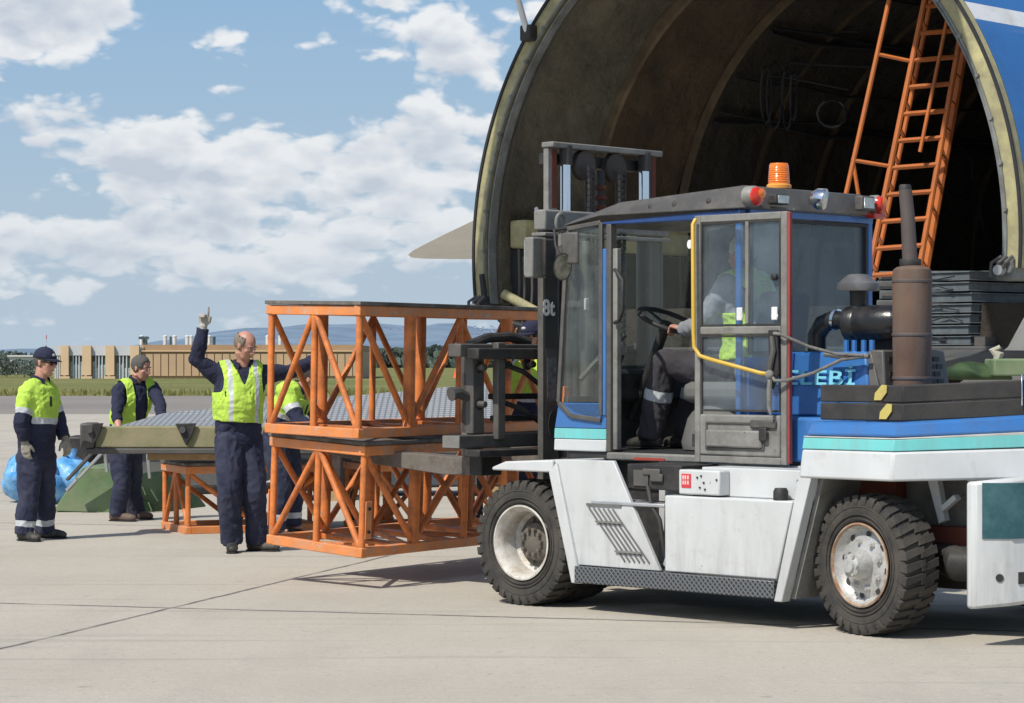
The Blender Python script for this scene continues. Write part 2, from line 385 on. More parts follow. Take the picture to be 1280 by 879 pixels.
# dry verge of longer grass along the taxiway edge (uneven top line)
gm = mat('verge_grass', (.17,.17,.055), rough=1, var=.5, vscale=.9, bump=0)
mb = MB()
for i in range(4200):
    x = random.uniform(-48, 48); y = 117+x*.0225+random.uniform(-.5, 9)**1.0
    h = random.uniform(.10,.34); wd = random.uniform(.04,.10); dx = random.uniform(-.1,.1)
    mb.add([(x-wd,y,-.02),(x+wd,y,-.02),(x+dx,y+random.uniform(-.1,.1),h)], [(0,1,2)])
tag(mb.build('long_grass', gm, fix=False), 'dry uneven grass growing along the far edge of the taxiway', 'grass', kind='stuff')

# ================================================================== hills
def hill_mat(name, near, far, f, spots=0):
    m = bpy.data.materials.new(name); m.use_nodes = True; nt = m.node_tree; N = nt.nodes; L = nt.links; b = N['Principled BSDF']
    tc = N.new('ShaderNodeTexCoord'); n = N.new('ShaderNodeTexNoise'); n.inputs['Scale'].default_value = .006; n.inputs['Detail'].default_value = 9; n.inputs['Roughness'].default_value = .7
    L.new(tc.outputs['Object'], n.inputs['Vector'])
    mr = N.new('ShaderNodeMapRange'); mr.inputs['From Min'].default_value = .42; mr.inputs['From Max'].default_value = .6; L.new(n.outputs['Fac'], mr.inputs['Value'])
    mx = N.new('ShaderNodeMix'); mx.data_type = 'RGBA'; mx.inputs['A'].default_value = (*near,1); mx.inputs['B'].default_value = (*far,1); L.new(mr.outputs[0], mx.inputs['Factor'])
    L.new(mx.outputs['Result'], b.inputs['Base Color']); b.inputs['Roughness'].default_value = 1; b.inputs['Specular IOR Level'].default_value = 0
    return m
def ridge(name, prof, Y, depth, m, seed):
    """long hill whose crest follows photo heights prof = [(px, py)...] at distance Y"""
    nx, ny = 160, 14; vs = []; x0,x1 = prof[0][0],prof[-1][0]
    def crest(px):
        for (a,ya),(b_,yb) in zip(prof, prof[1:]):
            if a <= px <= b_: t=(px-a)/(b_-a); t=t*t*(3-2*t); return ya+(yb-ya)*t
    for j in range(ny+1):
        t = j/ny
        for i in range(nx+1):
            px = x0+(x1-x0)*i/nx; y = Y-depth*(1-t)
            hgt = (HOR-crest(px))*Y/FOC+EYE
            z = hgt*math.sin(t*math.pi/2)**1.3*(1+.10*noise.fractal(Vector((px*.02+seed, t*2.5, 0)),1,2,5)*min(1,t*3))
            vs.append(((px-640)*Y/FOC, y, z-2*(1-t)))
    k = nx+1
    fs = [(j*k+i, j*k+i+1, (j+1)*k+i+1, (j+1)*k+i) for j in range(ny) for i in range(nx)]
    o = MB().add(vs, fs).build(name, m, smooth=180, fix=False); return tag(o, kind='structure')
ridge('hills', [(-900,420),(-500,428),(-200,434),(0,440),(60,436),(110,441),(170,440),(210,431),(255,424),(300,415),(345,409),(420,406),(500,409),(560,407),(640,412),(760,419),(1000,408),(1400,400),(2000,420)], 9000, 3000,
      hill_mat('far_hill', (.15,.21,.285), (.20,.265,.335), 0), 1.3)  # blue of the distance haze is put into the hill colour
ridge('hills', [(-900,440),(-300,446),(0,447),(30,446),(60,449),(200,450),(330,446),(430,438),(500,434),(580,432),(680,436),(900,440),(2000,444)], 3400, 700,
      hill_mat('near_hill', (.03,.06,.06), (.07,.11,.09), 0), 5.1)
# far town on the slope: many tiny pale buildings that read as one mass
tm = [mat('far_white', (.40,.46,.54), var=.1, bump=0), mat('far_roof', (.22,.24,.32), var=.1, bump=0)]  # wall and roof colours carry a painted blue haze
mb = MB()
for i in range(330):
    px = random.gauss(545, 75); py = random.uniform(409, 430)
    if px < 385: continue
    Y = 9000-3000*(1-min(.95,(HOR-py)/45)); Y = random.uniform(6200, 7000) if py > 425 else random.uniform(6400,7600)
    Y = 9000-3000*(1-(HOR-py)/48)-250
    p = at(px, py, Y); w = random.uniform(1.5,4.5); h = random.uniform(1.2,3)
    mb.box((p.x-w,p.y-8,p.z-h),(p.x+w,p.y+8,p.z+h)); mb.box((p.x-w,p.y-8.4,p.z+h),(p.x+w,p.y+8,p.z+h+2.4), 1)
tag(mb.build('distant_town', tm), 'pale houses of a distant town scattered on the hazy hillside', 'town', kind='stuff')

# ================================================================== far woods (mass) and nearer tree groups
leafm = mat('far_leaves', (.085,.11,.088), rough=.9, var=.55, vscale=.25, bump=0)  # green paled and greyed to paint in distance haze
def clumpwood(pts, n, rad, seed):
    random.seed(seed); mb = MB()
    for i in range(n):
        p = random.choice(pts); c = Vector(p[:3])+Vector((random.uniform(-1,1)*p[3], random.uniform(-1,1)*6, 0)); h = p[4]*random.uniform(.5,1.05)
        r_ = rad*random.uniform(.5,1.3); c.z = max(.3, h-r_)
        for k in range(7):
            q = c+Vector((random.gauss(0,r_*.7), random.gauss(0,r_*.7), random.gauss(0,r_*.5)-random.random()*h*.3))
            a = random.uniform(0,6.28); s_ = r_*random.uniform(.25,.6)
            d = Vector((math.cos(a),math.sin(a),random.uniform(-.4,.4)))*s_; e = Vector((random.uniform(-.3,.3),random.uniform(-.3,.3),1))*s_
            mb.add([q-d-e,q+d-e*.6,q+d*.7+e,q-d*.8+e*.8], [(0,1,2,3)])
    return mb
pts = []
for px in range(455, 720, 3): pts.append(((px-640)*640/FOC, 640, 0, 3, (HOR-(436+6*noise.noise(Vector((px*.06,0,0)))))*640/FOC+EYE))
mb = clumpwood(pts, 2600, 1.5, 3)
tag(mb.build('far_woods', leafm, fix=False), 'dark line of trees along the far side of the airfield', 'woods', kind='stuff')
random.seed(11)
def round_tree(px, Y, h, w, label):
    c = Vector(((px-640)*Y/FOC, Y, 0)); t = thing('tree', label, 'tree', c, group='trees beyond the airfield on the left')
    MB().path([(0,0,-.1),(.1,0,h*.3),(0,.1,h*.6)], [h*.045,h*.03,h*.015]).build('trunk', mat('bark',(.09,.07,.05)), t)
    mb = MB()
    for i in range(620):
        u = Vector((random.gauss(0,1),random.gauss(0,1),random.gauss(0,1))).normalized()*random.uniform(.45,1)**.5
        k = 1+.35*noise.noise(u*2.2+Vector((px,0,0)))
        q = Vector((u.x*w*.5*k, u.y*w*.5*k, h*.55+u.z*h*.45*k)); s_ = h*.06*random.uniform(.5,1.3); a = random.uniform(0,6.28)
        d = Vector((math.cos(a),math.sin(a),random.uniform(-.5,.5)))*s_; e = Vector((random.uniform(-.5,.5),random.uniform(-.5,.5),1))*s_
        mb.add([q-d-e,q+d-e*.6,q+d*.7+e,q-d*.8+e*.8], [(0,1,2,3)])
    mb.build('crown', leafm, t, fix=False)
for px,Y,h,w,l in ((-14,250,1.9,5.0,'dark bushy tree standing at the very left edge'),(8,262,1.5,5.0,'low round tree second from the left edge'),
                   (30,255,1.75,4.8,'broad dark tree behind the capped worker, in front of the low white house'),(44,250,1.3,3.6,'small dark bush right beside the capped worker at shoulder height'),
                   (2,340,2.6,8,'tall dark tree behind the low round trees at the left'),(18,420,3.3,9,'dark hazy tree standing behind the low white house')):
    round_tree(px,Y,h,w,l)

# ================================================================== terminal-like building, about 240 m away
YB = 236.0
def bx(px): return (px-640)*YB/FOC
def bz(py): return EYE+(HOR-py)*YB/FOC
ochre = mat('ochre_cladding', (.47,.33,.20), rough=.8, var=.08, vscale=.4, bump=0)  # hall colours paled and greyed, haze painted into them
ochre2 = mat('ochre_dark', (.36,.235,.13), rough=.8, var=.1, vscale=.5, bump=0)
cream = mat('peach_render', (.62,.45,.28), rough=.8, var=.06, vscale=.4, bump=0)
fascia = mat('grey_fascia', (.50,.52,.54), rough=.6, var=.05, vscale=.3, bump=0)
wglass = mat('dark_glazing', (.06,.10,.105), rough=.15, var=.3, vscale=1.2, bump=0)
blind = mat('pale_blind', (.32,.40,.40), rough=.5, var=.3, vscale=2.2, bump=0)
wh = mat('white_render', (.62,.62,.60), rough=.8, var=.06, bump=0)
hall = thing('hangar_building', 'long low ochre hall with glazed bays and white roof vents across the airfield', 'building', (bx(250),YB,0))
def HB(name, m, lo, hi, par=None, **k):
    mb = MB(); mb.box((lo[0]-bx(250), lo[1]-YB, lo[2]), (hi[0]-bx(250), hi[1]-YB, hi[2])); return mb.build(name, m, par or hall, **k)
HB('wall', cream, (bx(66),YB+.6,-.1), (bx(178),YB+22,bz(432.5)))
HB('roof_band', fascia, (bx(66),YB+.25,bz(444.5)), (bx(176),YB+.55,bz(433)))
for a,b_ in ((76,86),(103,114),(132,143),(163,174)):
    p = HB('pillar', cream, (bx(a),YB-.15,bz(469)), (bx(b_),YB+.24,bz(432)))
    HB('pillar_foot', cream, (bx(a)-.1,YB-.3,-.05), (bx(b_)+.1,YB+.3,bz(470.5)), p)
for a,b_ in ((67,75.5),(87,102),(115,131),(144.5,162)):
    w_ = HB('window', wglass, (bx(a),YB+.45,bz(474.5)), (bx(b_),YB+.5,bz(445)))
    n_ = 5
    for k in range(n_):
        x0 = bx(a)+(bx(b_)-bx(a))*(k+.08)/n_; x1 = bx(a)+(bx(b_)-bx(a))*(k+.92)/n_
        HB('blind', blind, (x0,YB+.40,bz(474)), (x1,YB+.43,bz(random.choice((452,456,460,454)))), w_)
    for k in range(1,4):
        x0 = bx(a)+(bx(b_)-bx(a))*k/4; HB('mullion', fascia, (x0-.05,YB+.30,bz(474.5)), (x0+.05,YB+.39,bz(445)), w_)
HB('hall_wall', ochre, (bx(178),YB+.4,-.1), (bx(446),YB+30,bz(438.6)))
HB('roof_edge', ochre2, (bx(176),YB+.8,bz(438.4)), (bx(446.5),YB+30,bz(431)))
HB('gutter', cream, (bx(176.2),YB+.1,bz(439.6)), (bx(446.6),YB+.39,bz(438)))
for i in range(28):
    a = 181.5+i*9.6
    HB('cladding_panel', ochre, (bx(a+.55),YB+.2,bz(470)), (bx(a+9),YB+.38,bz(442.5)))
for i,(a,wd,t_) in enumerate(((170,4.5,0),(176,3.2,1),(200,5,0),(207,3,1),(212,5,0),(228,5,0),(233,4.2,0),(247,6,0),(256,5,0),(262,4,1),(330,5,0),(346,5,0))):
    mb = MB(); x0 = bx(a)-bx(250); r_ = wd/2*YB/FOC
    z0,z1 = bz(431), bz(419.5 if t_==0 else 421)
    mb.lathe([(r_*.95,z0),(r_,z0+.05),(r_,z1-.12),(r_*1.15,z1-.1),(r_*1.15,z1),(0,z1+.1)], (x0,3.5,0), (0,0,1), 14)
    mb.build('roof_vent', wh if t_==0 else wglass, hall)
mb = MB(); x0 = bx(175)-bx(250); mb.path([(x0,2.5,bz(431)),(x0,2.5,bz(424))], .12); mb.box((x0-.45,2.2,bz(424)),(x0+.45,2.8,bz(420.5))); mb.build('aerial', wglass, hall)
lh = thing('low_house', 'low white flat roofed building behind the trees left of the ochre hall', 'building', (bx(40)*1.4,330,0))
mb = MB(); k_ = 330/FOC
mb.box((-2.9,0,-.1),(3.4,10,(HOR-446)*k_+EYE)); mb.build('wall', wh, lh)
mb = MB(); mb.box((-3.1,-.3,(HOR-446)*k_+EYE+.01),(2.6,10,(HOR-444.2)*k_+EYE)); mb.build('roof', wh, lh)
for k in range(5):
    mb = MB(); mb.box((-2.4+k*1.15,-.06,.9),(-1.6+k*1.15,-.01,1.75)); mb.build('window', wglass, lh)
# thin mast with red tip far behind the first worker's cap
an = thing('radio_mast', 'thin red tipped mast far behind the cap of the left worker', 'mast', at(58,452,300)-Vector((0,0,EYE)))
MB().path([(0,0,0),(0,0,4.2)], .03, 6).build('pole', fascia, an)
MB().path([(0,0,4.21),(0,0,4.7)], .05, 6).build('red_tip', mat('red_paint',(.5,.03,.02)), an)
# small orange marker on the grass seen through the frames
mk = MB(); g_ = ground(570.5,472.5,-.02); mk.lathe([(.35,0),(.3,.1),(.12,.9),(0,.95)], g_, (0,0,1), 10)
tag(mk.build('marker_cone', mat('marker_orange',(.7,.13,.03))), 'tiny orange marker standing on the grass seen through the upper orange frame', 'marker')
# ================================================================== orange loading frames
orange = mat('orange_paint', (.68,.205,.046), chips=(.34,.25,.19), chip_amt=.45, rough=.5, var=.16, vscale=5, dirt=(.20,.065,.025), dirt_amt=.40, dscale=6, bump=.2, bscale=40, coat=.1)
orangew = mat('orange_worn', (.70,.235,.062), chips=(.48,.42,.34), chip_amt=.95, rough=.55, var=.15, vscale=5, dirt=(.36,.31,.25), dirt_amt=.33, dscale=9, bump=.25, bscale=50)
plate = mat('grey_plank', (.17,.155,.135), rough=.8, var=.35, vscale=9, dirt=(.06,.055,.05), dirt_amt=.5, dscale=7, bump=.4, bscale=40)
def frame(name, label, o, Lu, Wv, Hh, yaw_u=45.0, yaw_v=33.0, tilt=0.0, step=.64, thick=.085, th=.050, group=None, plates=True, railh=.068, brackets=False):
    du = Vector((-math.sin(R(yaw_u)), math.cos(R(yaw_u)), 0)); dv = Vector((math.sin(R(yaw_v)), math.cos(R(yaw_v)), 0))
    e1 = du*math.cos(R(tilt))+Vector((0,0,math.sin(R(tilt)))); e3 = Vector((0,0,math.cos(R(tilt))))-du*math.sin(R(tilt))
    root = thing(name, label, 'trestle', o, group=group)
    P = lambda u,v,w: e1*u+dv*v+e3*w
    up = e3
    pt = .026; tz = Hh-pt-.003            # top of the orange upper rails
    def rail(nm, a, b, w_, h_, m=orangew):
        return MB().bar(a, b, w_, h_, up).build(nm, m, root, bevel=.006)
    hr = railh/2; q = .03
    for z_,nm in ((tz-hr,'top_rail'),(hr,'bottom_rail')):
        rail(nm, P(q,-.004,z_), P(q,Wv+.004,z_), .055, railh); rail(nm, P(Lu-q,-.004,z_), P(Lu-q,Wv+.004,z_), .055, railh)
        rail(nm, P(0,q,z_-.0025), P(Lu,q,z_-.0025), .055, railh); rail(nm, P(0,Wv-q,z_-.0025), P(Lu,Wv-q,z_-.0025), .055, railh)
    if plates:
        poly = [P(-.012,-.012,tz+.003),P(-.012,Wv+.012,tz+.003),P(Lu+.012,Wv+.012,tz+.003),P(Lu+.012,-.012,tz+.003)]
        MB().prism(poly, e3*pt).build('top_plate', plate, root, bevel=.003)
    n = int(round(Wv/step)); z0,z1 = railh-.005, tz-railh+.005
    for uu in ((q, Lu/2, Lu-q) if brackets else (q, Lu-q)):
        for i in range(n+1):
            v = min(max(i*Wv/n, q), Wv-q); tk = thick if i%2==1 else th
            MB().tube(P(uu,v,z0), P(uu,v,z1), tk/2, n=14).build('post', orange, root)
        for i in range(n):
            va,vb = i*Wv/n, (i+1)*Wv/n
            va = max(va,q*1.6) if i==0 else va; vb = min(vb,Wv-q*1.6) if i==n-1 else vb
            top = (i%2==0)
            a = P(uu, va, z1-.01 if top else z0+.01); b_ = P(uu, vb, z0+.01 if top else z1-.01)
            br_ = MB().tube(a, b_, th/2*.92, n=12).build('brace', orange, root)
            g_ = MB()     # welded gusset at the foot of each brace
            e_ = e2_ = None
            lo_,hi_ = (b_,a) if top else (a,b_)
            dd = (hi_-lo_).normalized(); sgn = 1 if dd.dot(dv) > 0 else -1
            p0 = lo_-e3*.02; off = e1*(.004 if uu > q else -.004)
            g_.prism([p0+off-dv*sgn*.0, p0+off+dv*sgn*.085, p0+off+dv*sgn*.05+e3*.075, p0+off+e3*.085], off.normalized()*.006); g_.build('gusset', orangew, br_, bevel=.002)
    for vv in (q, Wv-q):
        MB().tube(P(Lu/2,vv,z0), P(Lu/2,vv,z1), th/2, n=12).build('post', orange, root)
        MB().tube(P(q*1.6,vv,z0+.01), P(Lu/2-.02,vv,z1-.01), th/2*.9, n=12).build('brace', orange, root)
        MB().tube(P(Lu-q*1.6,vv,z0+.01), P(Lu/2+.02,vv,z1-.01), th/2*.9, n=12).build('brace', orange, root)
    # flat floor lattice inside the bottom rails
    for i in range(1,n):
        rail('floor_beam', P(.06,i*Wv/n,hr-.006), P(Lu-.06,i*Wv/n,hr-.006), .13 if i%2 else .08, .04, orange)
    for i in range(n):
        a,b_ = (.06,Lu-.06) if i%2 else (Lu-.06,.06)
        rail('floor_brace', P(a,i*Wv/n+.05,hr-.008), P(b_,(i+1)*Wv/n-.05,hr-.008), .045, .03, orange)
    if brackets:
        for uu in (-.012, Lu+.004):
            br = MB(); a = P(uu,.012,.13); br.prism([a+e3*0-dv*.0+e1*0, a+e3*.26, a+e3*.26+dv*.07, a+dv*.07], e1*.008 if uu>0 else -e1*.008); 
            b_ = br.build('bracket', orangew, root, bevel=.002)
            for zz in (.18,.34): MB().tube(P(uu-(.02 if uu<0 else -.02),.045,zz), P(uu+(.0),.045,zz), .012, n=8).build('bolt', mat('black_rubber',(.012,.012,.012)), b_)
    return root
FL = at(452,698,17.4)
frame('loading_trestle', 'lower orange lattice frame with bolted brackets hanging on the forklift forks', FL, 1.02, 2.56, .80, tilt=2.7, group='orange lattice frames', brackets=True)
FU = Vector(((448-640)*17.3/FOC, 17.3, EYE+(HOR-548.5)*17.3/FOC))
frame('loading_trestle', 'upper orange lattice frame stacked on top of another at the mast, the tallest of them', FU, 1.0, 2.56, .938, tilt=1.3, yaw_v=32.0, group='orange lattice frames')
g1 = ground(232,668)
frame('loading_trestle', 'small low orange frame standing on the concrete behind the worker with the raised arm', g1, .9, 1.35, .645, yaw_u=22, yaw_v=68, group='orange lattice frames', step=.66)
g2 = ground(468,667)
frame('loading_trestle', 'bright low orange frame standing on the concrete behind the carried frames', g2, .9, 1.7, .66, yaw_u=22, yaw_v=68, group='orange lattice frames', step=.42)

# ================================================================== green ramp panel resting on the low frames
olive = mat('olive_paint', (.19,.20,.09), rough=.7, var=.2, vscale=4, dirt=(.30,.25,.16), dirt_amt=.55, dscale=4, bump=.3, bscale=30)
dkgrey = mat('dark_grey_steel', (.07,.07,.068), rough=.6, var=.2, vscale=4, dirt=(.12,.10,.08), dirt_amt=.4, dscale=6)
alum = mat('worn_aluminium', (.42,.43,.44), rough=.45, metal=.5, var=.15, vscale=8, dirt=(.2,.2,.19), dirt_amt=.3)
timber = mat('timber', (.42,.28,.14), rough=.85, var=.25, vscale=5, dirt=(.25,.17,.09), dirt_amt=.4)
black = mat('black_steel', (.018,.018,.018), rough=.55, var=.3, dirt=(.07,.06,.05), dirt_amt=.35, dscale=8)
def grating_mat():
    m = bpy.data.materials.new('steel_grating'); m.use_nodes = True; nt = m.node_tree; N = nt.nodes; L = nt.links; b = N['Principled BSDF']
    tc = N.new('ShaderNodeTexCoord'); sp_ = N.new('ShaderNodeSeparateXYZ'); L.new(tc.outputs['Object'], sp_.inputs[0])
    fac = None
    for ax_,per,duty in ((0,.055,.66),(1,.085,.60)):
        d = N.new('ShaderNodeMath'); d.operation='DIVIDE'; L.new(sp_.outputs[ax_], d.inputs[0]); d.inputs[1].default_value = per
        f = N.new('ShaderNodeMath'); f.operation='FRACT'; L.new(d.outputs[0], f.inputs[0])
        g = N.new('ShaderNodeMath'); g.operation='LESS_THAN'; L.new(f.outputs[0], g.inputs[0]); g.inputs[1].default_value = duty
        if fac is None: fac = g.outputs[0]
        else:
            h = N.new('ShaderNodeMath'); h.operation='MULTIPLY'; L.new(fac,h.inputs[0]); L.new(g.outputs[0],h.inputs[1]); fac = h.outputs[0]
    mx = N.new('ShaderNodeMix'); mx.data_type='RGBA'; L.new(fac, mx.inputs['Factor']); mx.inputs['A'].default_value=(.20,.21,.215,1); mx.inputs['B'].default_value=(.42,.43,.44,1)
    L.new(mx.outputs['Result'], b.inputs['Base Color']); b.inputs['Roughness'].default_value=.5; b.inputs['Metallic'].default_value=.2
    bp = N.new('ShaderNodeBump'); bp.inputs['Distance'].default_value=.02; L.new(fac,bp.inputs['Height']); L.new(bp.outputs[0],b.inputs['Normal'])
    return m
YD = 22.9
dk = thing('ramp_panel', 'long olive green ramp panel with steel grating top resting on the low orange frames', 'ramp', at(105,563,YD))
o_ = dk.location
def DP(px,py,Y): return at(px,py,Y)-o_
x0 = DP(105,563,YD).x; x1 = DP(655,563,YD).x; zt = DP(0,533,YD).z; zb = DP(0,560,YD).z
mb = MB(); mb.box((x0+.1,0,zb),(x1,.10,zt)); mb.build('front_beam', olive, dk, bevel=.012)
mb = MB(); mb.box((x0+.02,-.03,zb-.055),(x1+.05,.14,zb-.004)); mb.build('lower_rail', dkgrey, dk, bevel=.01)
for px in (116,232,350,470,580):
    p = DP(px,533,YD); mb = MB()
    mb.prism([(p.x-.09,-.012,zt+.025),(p.x+.10,-.012,zt+.03),(p.x+.07,-.012,zt-.06),(p.x+.01,-.012,zb+.02),(p.x-.03,-.012,zb+.10)], (0,-.03,0))
    h_ = mb.build('coupling_lug', black, dk, bevel=.006)
    MB().tube((p.x-.02,-.075,zt-.03),(p.x-.02,-.04,zt-.03),.03,n=10).build('pin', dkgrey, h_)
mb = MB(); mb.box((x0-.03,-.05,zb+.0),(x0+.095,.3,zt+.03)); mb.build('end_hook', dkgrey, dk, bevel=.02)
# sloping grating surface as a real plate with turned down rim
G0 = DP(150,533,YD+.08); G0.z = zt; G1 = DP(655,533,YD+.08); G1.z = zt; G2 = at(660,475,25.0)-o_; G3 = at(205,517,23.9)-o_
mb = MB(); nrm = (G1-G0).cross(G3-G0).normalized()
mb.prism([G0+nrm*.004,G1+nrm*.004,G2+nrm*.004,G3+nrm*.004], -nrm*.03); mb.build('grating', grating_mat(), dk)
mb = MB(); mb.bar(G0-nrm*.07,G3-nrm*.07,.05,.07); mb.bar(G3-nrm*.07,G2-nrm*.07,.05,.07); mb.build('rim', olive, dk, bevel=.006)
for px,py_ in ((300,512),(440,498),(600,483)):
    a = at(px,py_,24.3)-o_; g_ = Vector((a.x,a.y,-o_.z)); MB().bar(a-Vector((0,0,.12)), g_, .06,.06).build('leg', dkgrey, dk, bevel=.005)
# timber packing between the frame and the ramp panel
for px,py,w_ in ((196,571,.85),(228,567,.6)):
    p = at(px+20,py,23.1); mb = MB(); mb.box((-w_/2+.2,-.05,-.03),(w_/2+.2,.25,.028))
    t_ = mb.build('timber_plank', timber, bevel=.004); t_.location = p; t_.rotation_euler = (0,0,R(-4))
    tag(t_, 'pale timber plank laid on the small low frame, %s of the two' % ('longer and lower' if w_>.7 else 'shorter and upper'), 'plank', 'timber packing planks')

# ================================================================== folded green ramp lying on the ground (left) with struts
green = mat('green_paint', (.115,.19,.085), rough=.65, var=.2, vscale=3, dirt=(.22,.24,.15), dirt_amt=.45, dscale=4, bump=.2)
dgreen = mat('dark_green_paint', (.035,.075,.03), rough=.6, var=.25, vscale=4, dirt=(.10,.12,.07), dirt_amt=.35, dscale=5)
YW = 26.4
wg = thing('folded_ramp', 'folded green ramp section standing tilted on the concrete under the long panel', 'ramp', ground(65,640)); o2 = wg.location
def WP(px,py,dy=0): return at(px,py,YW+dy)-o2
mb = MB(); mb.prism([WP(66,639),WP(143,642),WP(148,584),WP(103,584)], (.05,.95,0)); mb.build('ramp_body', green, wg, bevel=.012)
mb = MB(); A,B,C_ = WP(150,643,-.25),WP(219,638,.35),WP(181,590,.2)
mb.prism([A,B,C_,WP(158,600,-.1)], (.25,.7,.0)); mb.build('ramp_flap', dgreen, wg, bevel=.01)
for t in (.18,.38,.58,.78):
    q_ = A.lerp(B,t); r_ = WP(158,600,-.1).lerp(C_,min(1,t*1.1)); r_ = q_.lerp(r_, 1-t*.55)
    MB().bar(q_+Vector((0,-.03,.01)), r_+Vector((0,-.03,0)), .010,.012).build('rib', green, wg)
MB().bar(WP(150,606,-.3), WP(216,640,.2), .05,.04).build('spine', dgreen, wg)
for a,b_,w_ in (((132,562),(98,598),.045),((96,600),(84,613),.045),((131,563),(134,590),.035),((184,562),(187,598),.03),((116,566),(84,600),.06)):
    MB().bar(WP(*a,dy=-.25), WP(*b_,dy=-.2), w_, .03).build('strut', alum if w_<.05 else dkgrey, wg, bevel=.004)
# grey equipment dolly behind
YE = 30.5
dl = thing('equipment_dolly', 'low dark grey equipment dolly standing behind the green ramp', 'dolly', at(90,452,YE)-Vector((0,0,EYE))); o3 = dl.location
def EP(px,py,dy=0): return at(px,py,YE+dy)-o3
greyb = mat('mid_grey_paint', (.085,.088,.085), rough=.6, var=.15, vscale=2, dirt=(.14,.13,.11), dirt_amt=.4)
mb = MB(); a = EP(112,610); b_ = EP(318,564); mb.box((a.x,0,a.z),(b_.x,2.0,b_.z)); mb.build('body', greyb, dl, bevel=.02)
mb = MB(); a = EP(88,562); b_ = EP(330,553); mb.box((a.x,-.1,a.z),(b_.x,2.1,b_.z)); mb.build('deck', dkgrey, dl, bevel=.02)
mb = MB(); a = EP(86,556,-.4); b_ = EP(112,545,-.4); mb.box((a.x,-.5,a.z-.25),(b_.x,.0,b_.z)); mb.build('hitch_box', black, dl, bevel=.03)
mb = MB(); a = EP(84,572,-.3); b_ = EP(108,560,-.3); mb.prism([(a.x,-.3,a.z),(b_.x,-.3,a.z+.02),(b_.x,-.3,b_.z+.05),(a.x+.02,-.3,b_.z)], (0,.2,0)); mb.build('bracket', mat('rusty_brown',(.10,.06,.04),dirt=(.2,.1,.05)), dl)
for px in (135,190,250,300):
    p = EP(px,612); mb = MB(); mb.lathe([(.0,-.06),(.12,-.06),(.17,-.05),(.19,0),(.17,.05),(.12,.06),(0,.06)], (p.x,.25,.19), (0,1,0), 20); mb.build('wheel', mat('tyre_rubber',(.022,.022,.021),rough=.8), dl)
mb = MB(); a = ground(165,620)-o3; b_ = ground(640,606)-o3; mb.bar(a+Vector((0,0,.05)), b_+Vector((0,0,.05)), .2, .1)
hose = mb.build('ground_rail', black, bevel=.02); hose.location = o3; tag(hose, 'long black rail lying on the concrete behind the folded ramp', 'rail')
for px,Y_,w_,l_ in ((385,28.5,.75,'stacked dark metal crate with red stripe half hidden behind the lower frame'),(545,29.5,1.9,'wide blue grey crate standing behind the lower orange frame')):
    g_ = at(px,452,Y_)-Vector((0,0,EYE)); t_ = thing('metal_crate', l_, 'crate', g_, group='metal crates behind the frames')
    cm = mat('bluegrey_paint',(.05,.065,.085),rough=.5,dirt=(.10,.09,.08),dirt_amt=.4) if w_>1 else mat('dark_crate',(.025,.024,.022),dirt=(.12,.05,.03),dirt_amt=.4)
    MB().box((-w_/2,0,.12),(w_/2,1.0,.56)).build('body', cm, t_, bevel=.02)
    MB().box((-w_/2-.03,-.03,.565),(w_/2+.03,1.03,.60)).build('lid', dkgrey, t_, bevel=.008)
    for s_ in (-1,1): MB().box((s_*w_*.36-.06,.0,0),(s_*w_*.36+.06,1.0,.115)).build('skid', timber, t_)
    for s_ in (-.3,.3): MB().box((s_*w_-.02,-.02,.14),(s_*w_+.02,-.003,.54)).build('rib', mat('red_brown',(.22,.05,.03),dirt=(.1,.05,.03)), t_)
# ================================================================== blue sacks
def sack(loc, rx, ry, h, seed, label):
    mb = MB(); mb.ell((0,0,h*.5), (rx,ry,h*.5), n=56)
    for v in mb.v:
        d = Vector((v.x,v.y,v.z-h*.5)); q_ = v*4.2+Vector((seed*3.1,0,0))
        k = 1+.22*noise.noise(q_)+.16*noise.ridged_multi_fractal(q_*1.5,.9,2.1,4,1,2)*.5-.10
        v.xyz = (v.x*k, v.y*k, h*.5+d.z*k)
        if v.z < .02: v.z = 0.004+.2*max(0,v.z)
    pm = mat('blue_plastic', (.03,.24,.56), rough=.28, var=.35, vscale=5, dirt=(.30,.55,.78), dirt_amt=.5, dscale=6, bump=.8, bscale=18)
    t_ = thing('plastic_sack', label, 'sack', loc, group='blue plastic sacks'); mb.build('sack_body', pm, t_, smooth=50)
    mb = MB(); mb.path([(0,0,h*.96),(0.02,0,h*1.02),(0.0,.02,h*1.10)], [.09,.03,.07], 12)
    for v in mb.v: v.xyz += Vector((noise.noise(v*20),noise.noise(v*23),0))*.03
    mb.build('tied_neck', pm, t_, smooth=60)
sack(ground(28,630)+Vector((0,.35,0)), .30, .30, .56, 1, 'full blue plastic sack left of the capped worker on the concrete')
sack(ground(82,628)+Vector((0,.35,0)), .25, .28, .50, 2, 'full blue plastic sack right of the capped worker beside the folded green ramp')
sack(ground(54,631)+Vector((0,.15,0)), .22, .25, .36, 3, 'smaller blue plastic sack squeezed behind the legs of the capped worker')
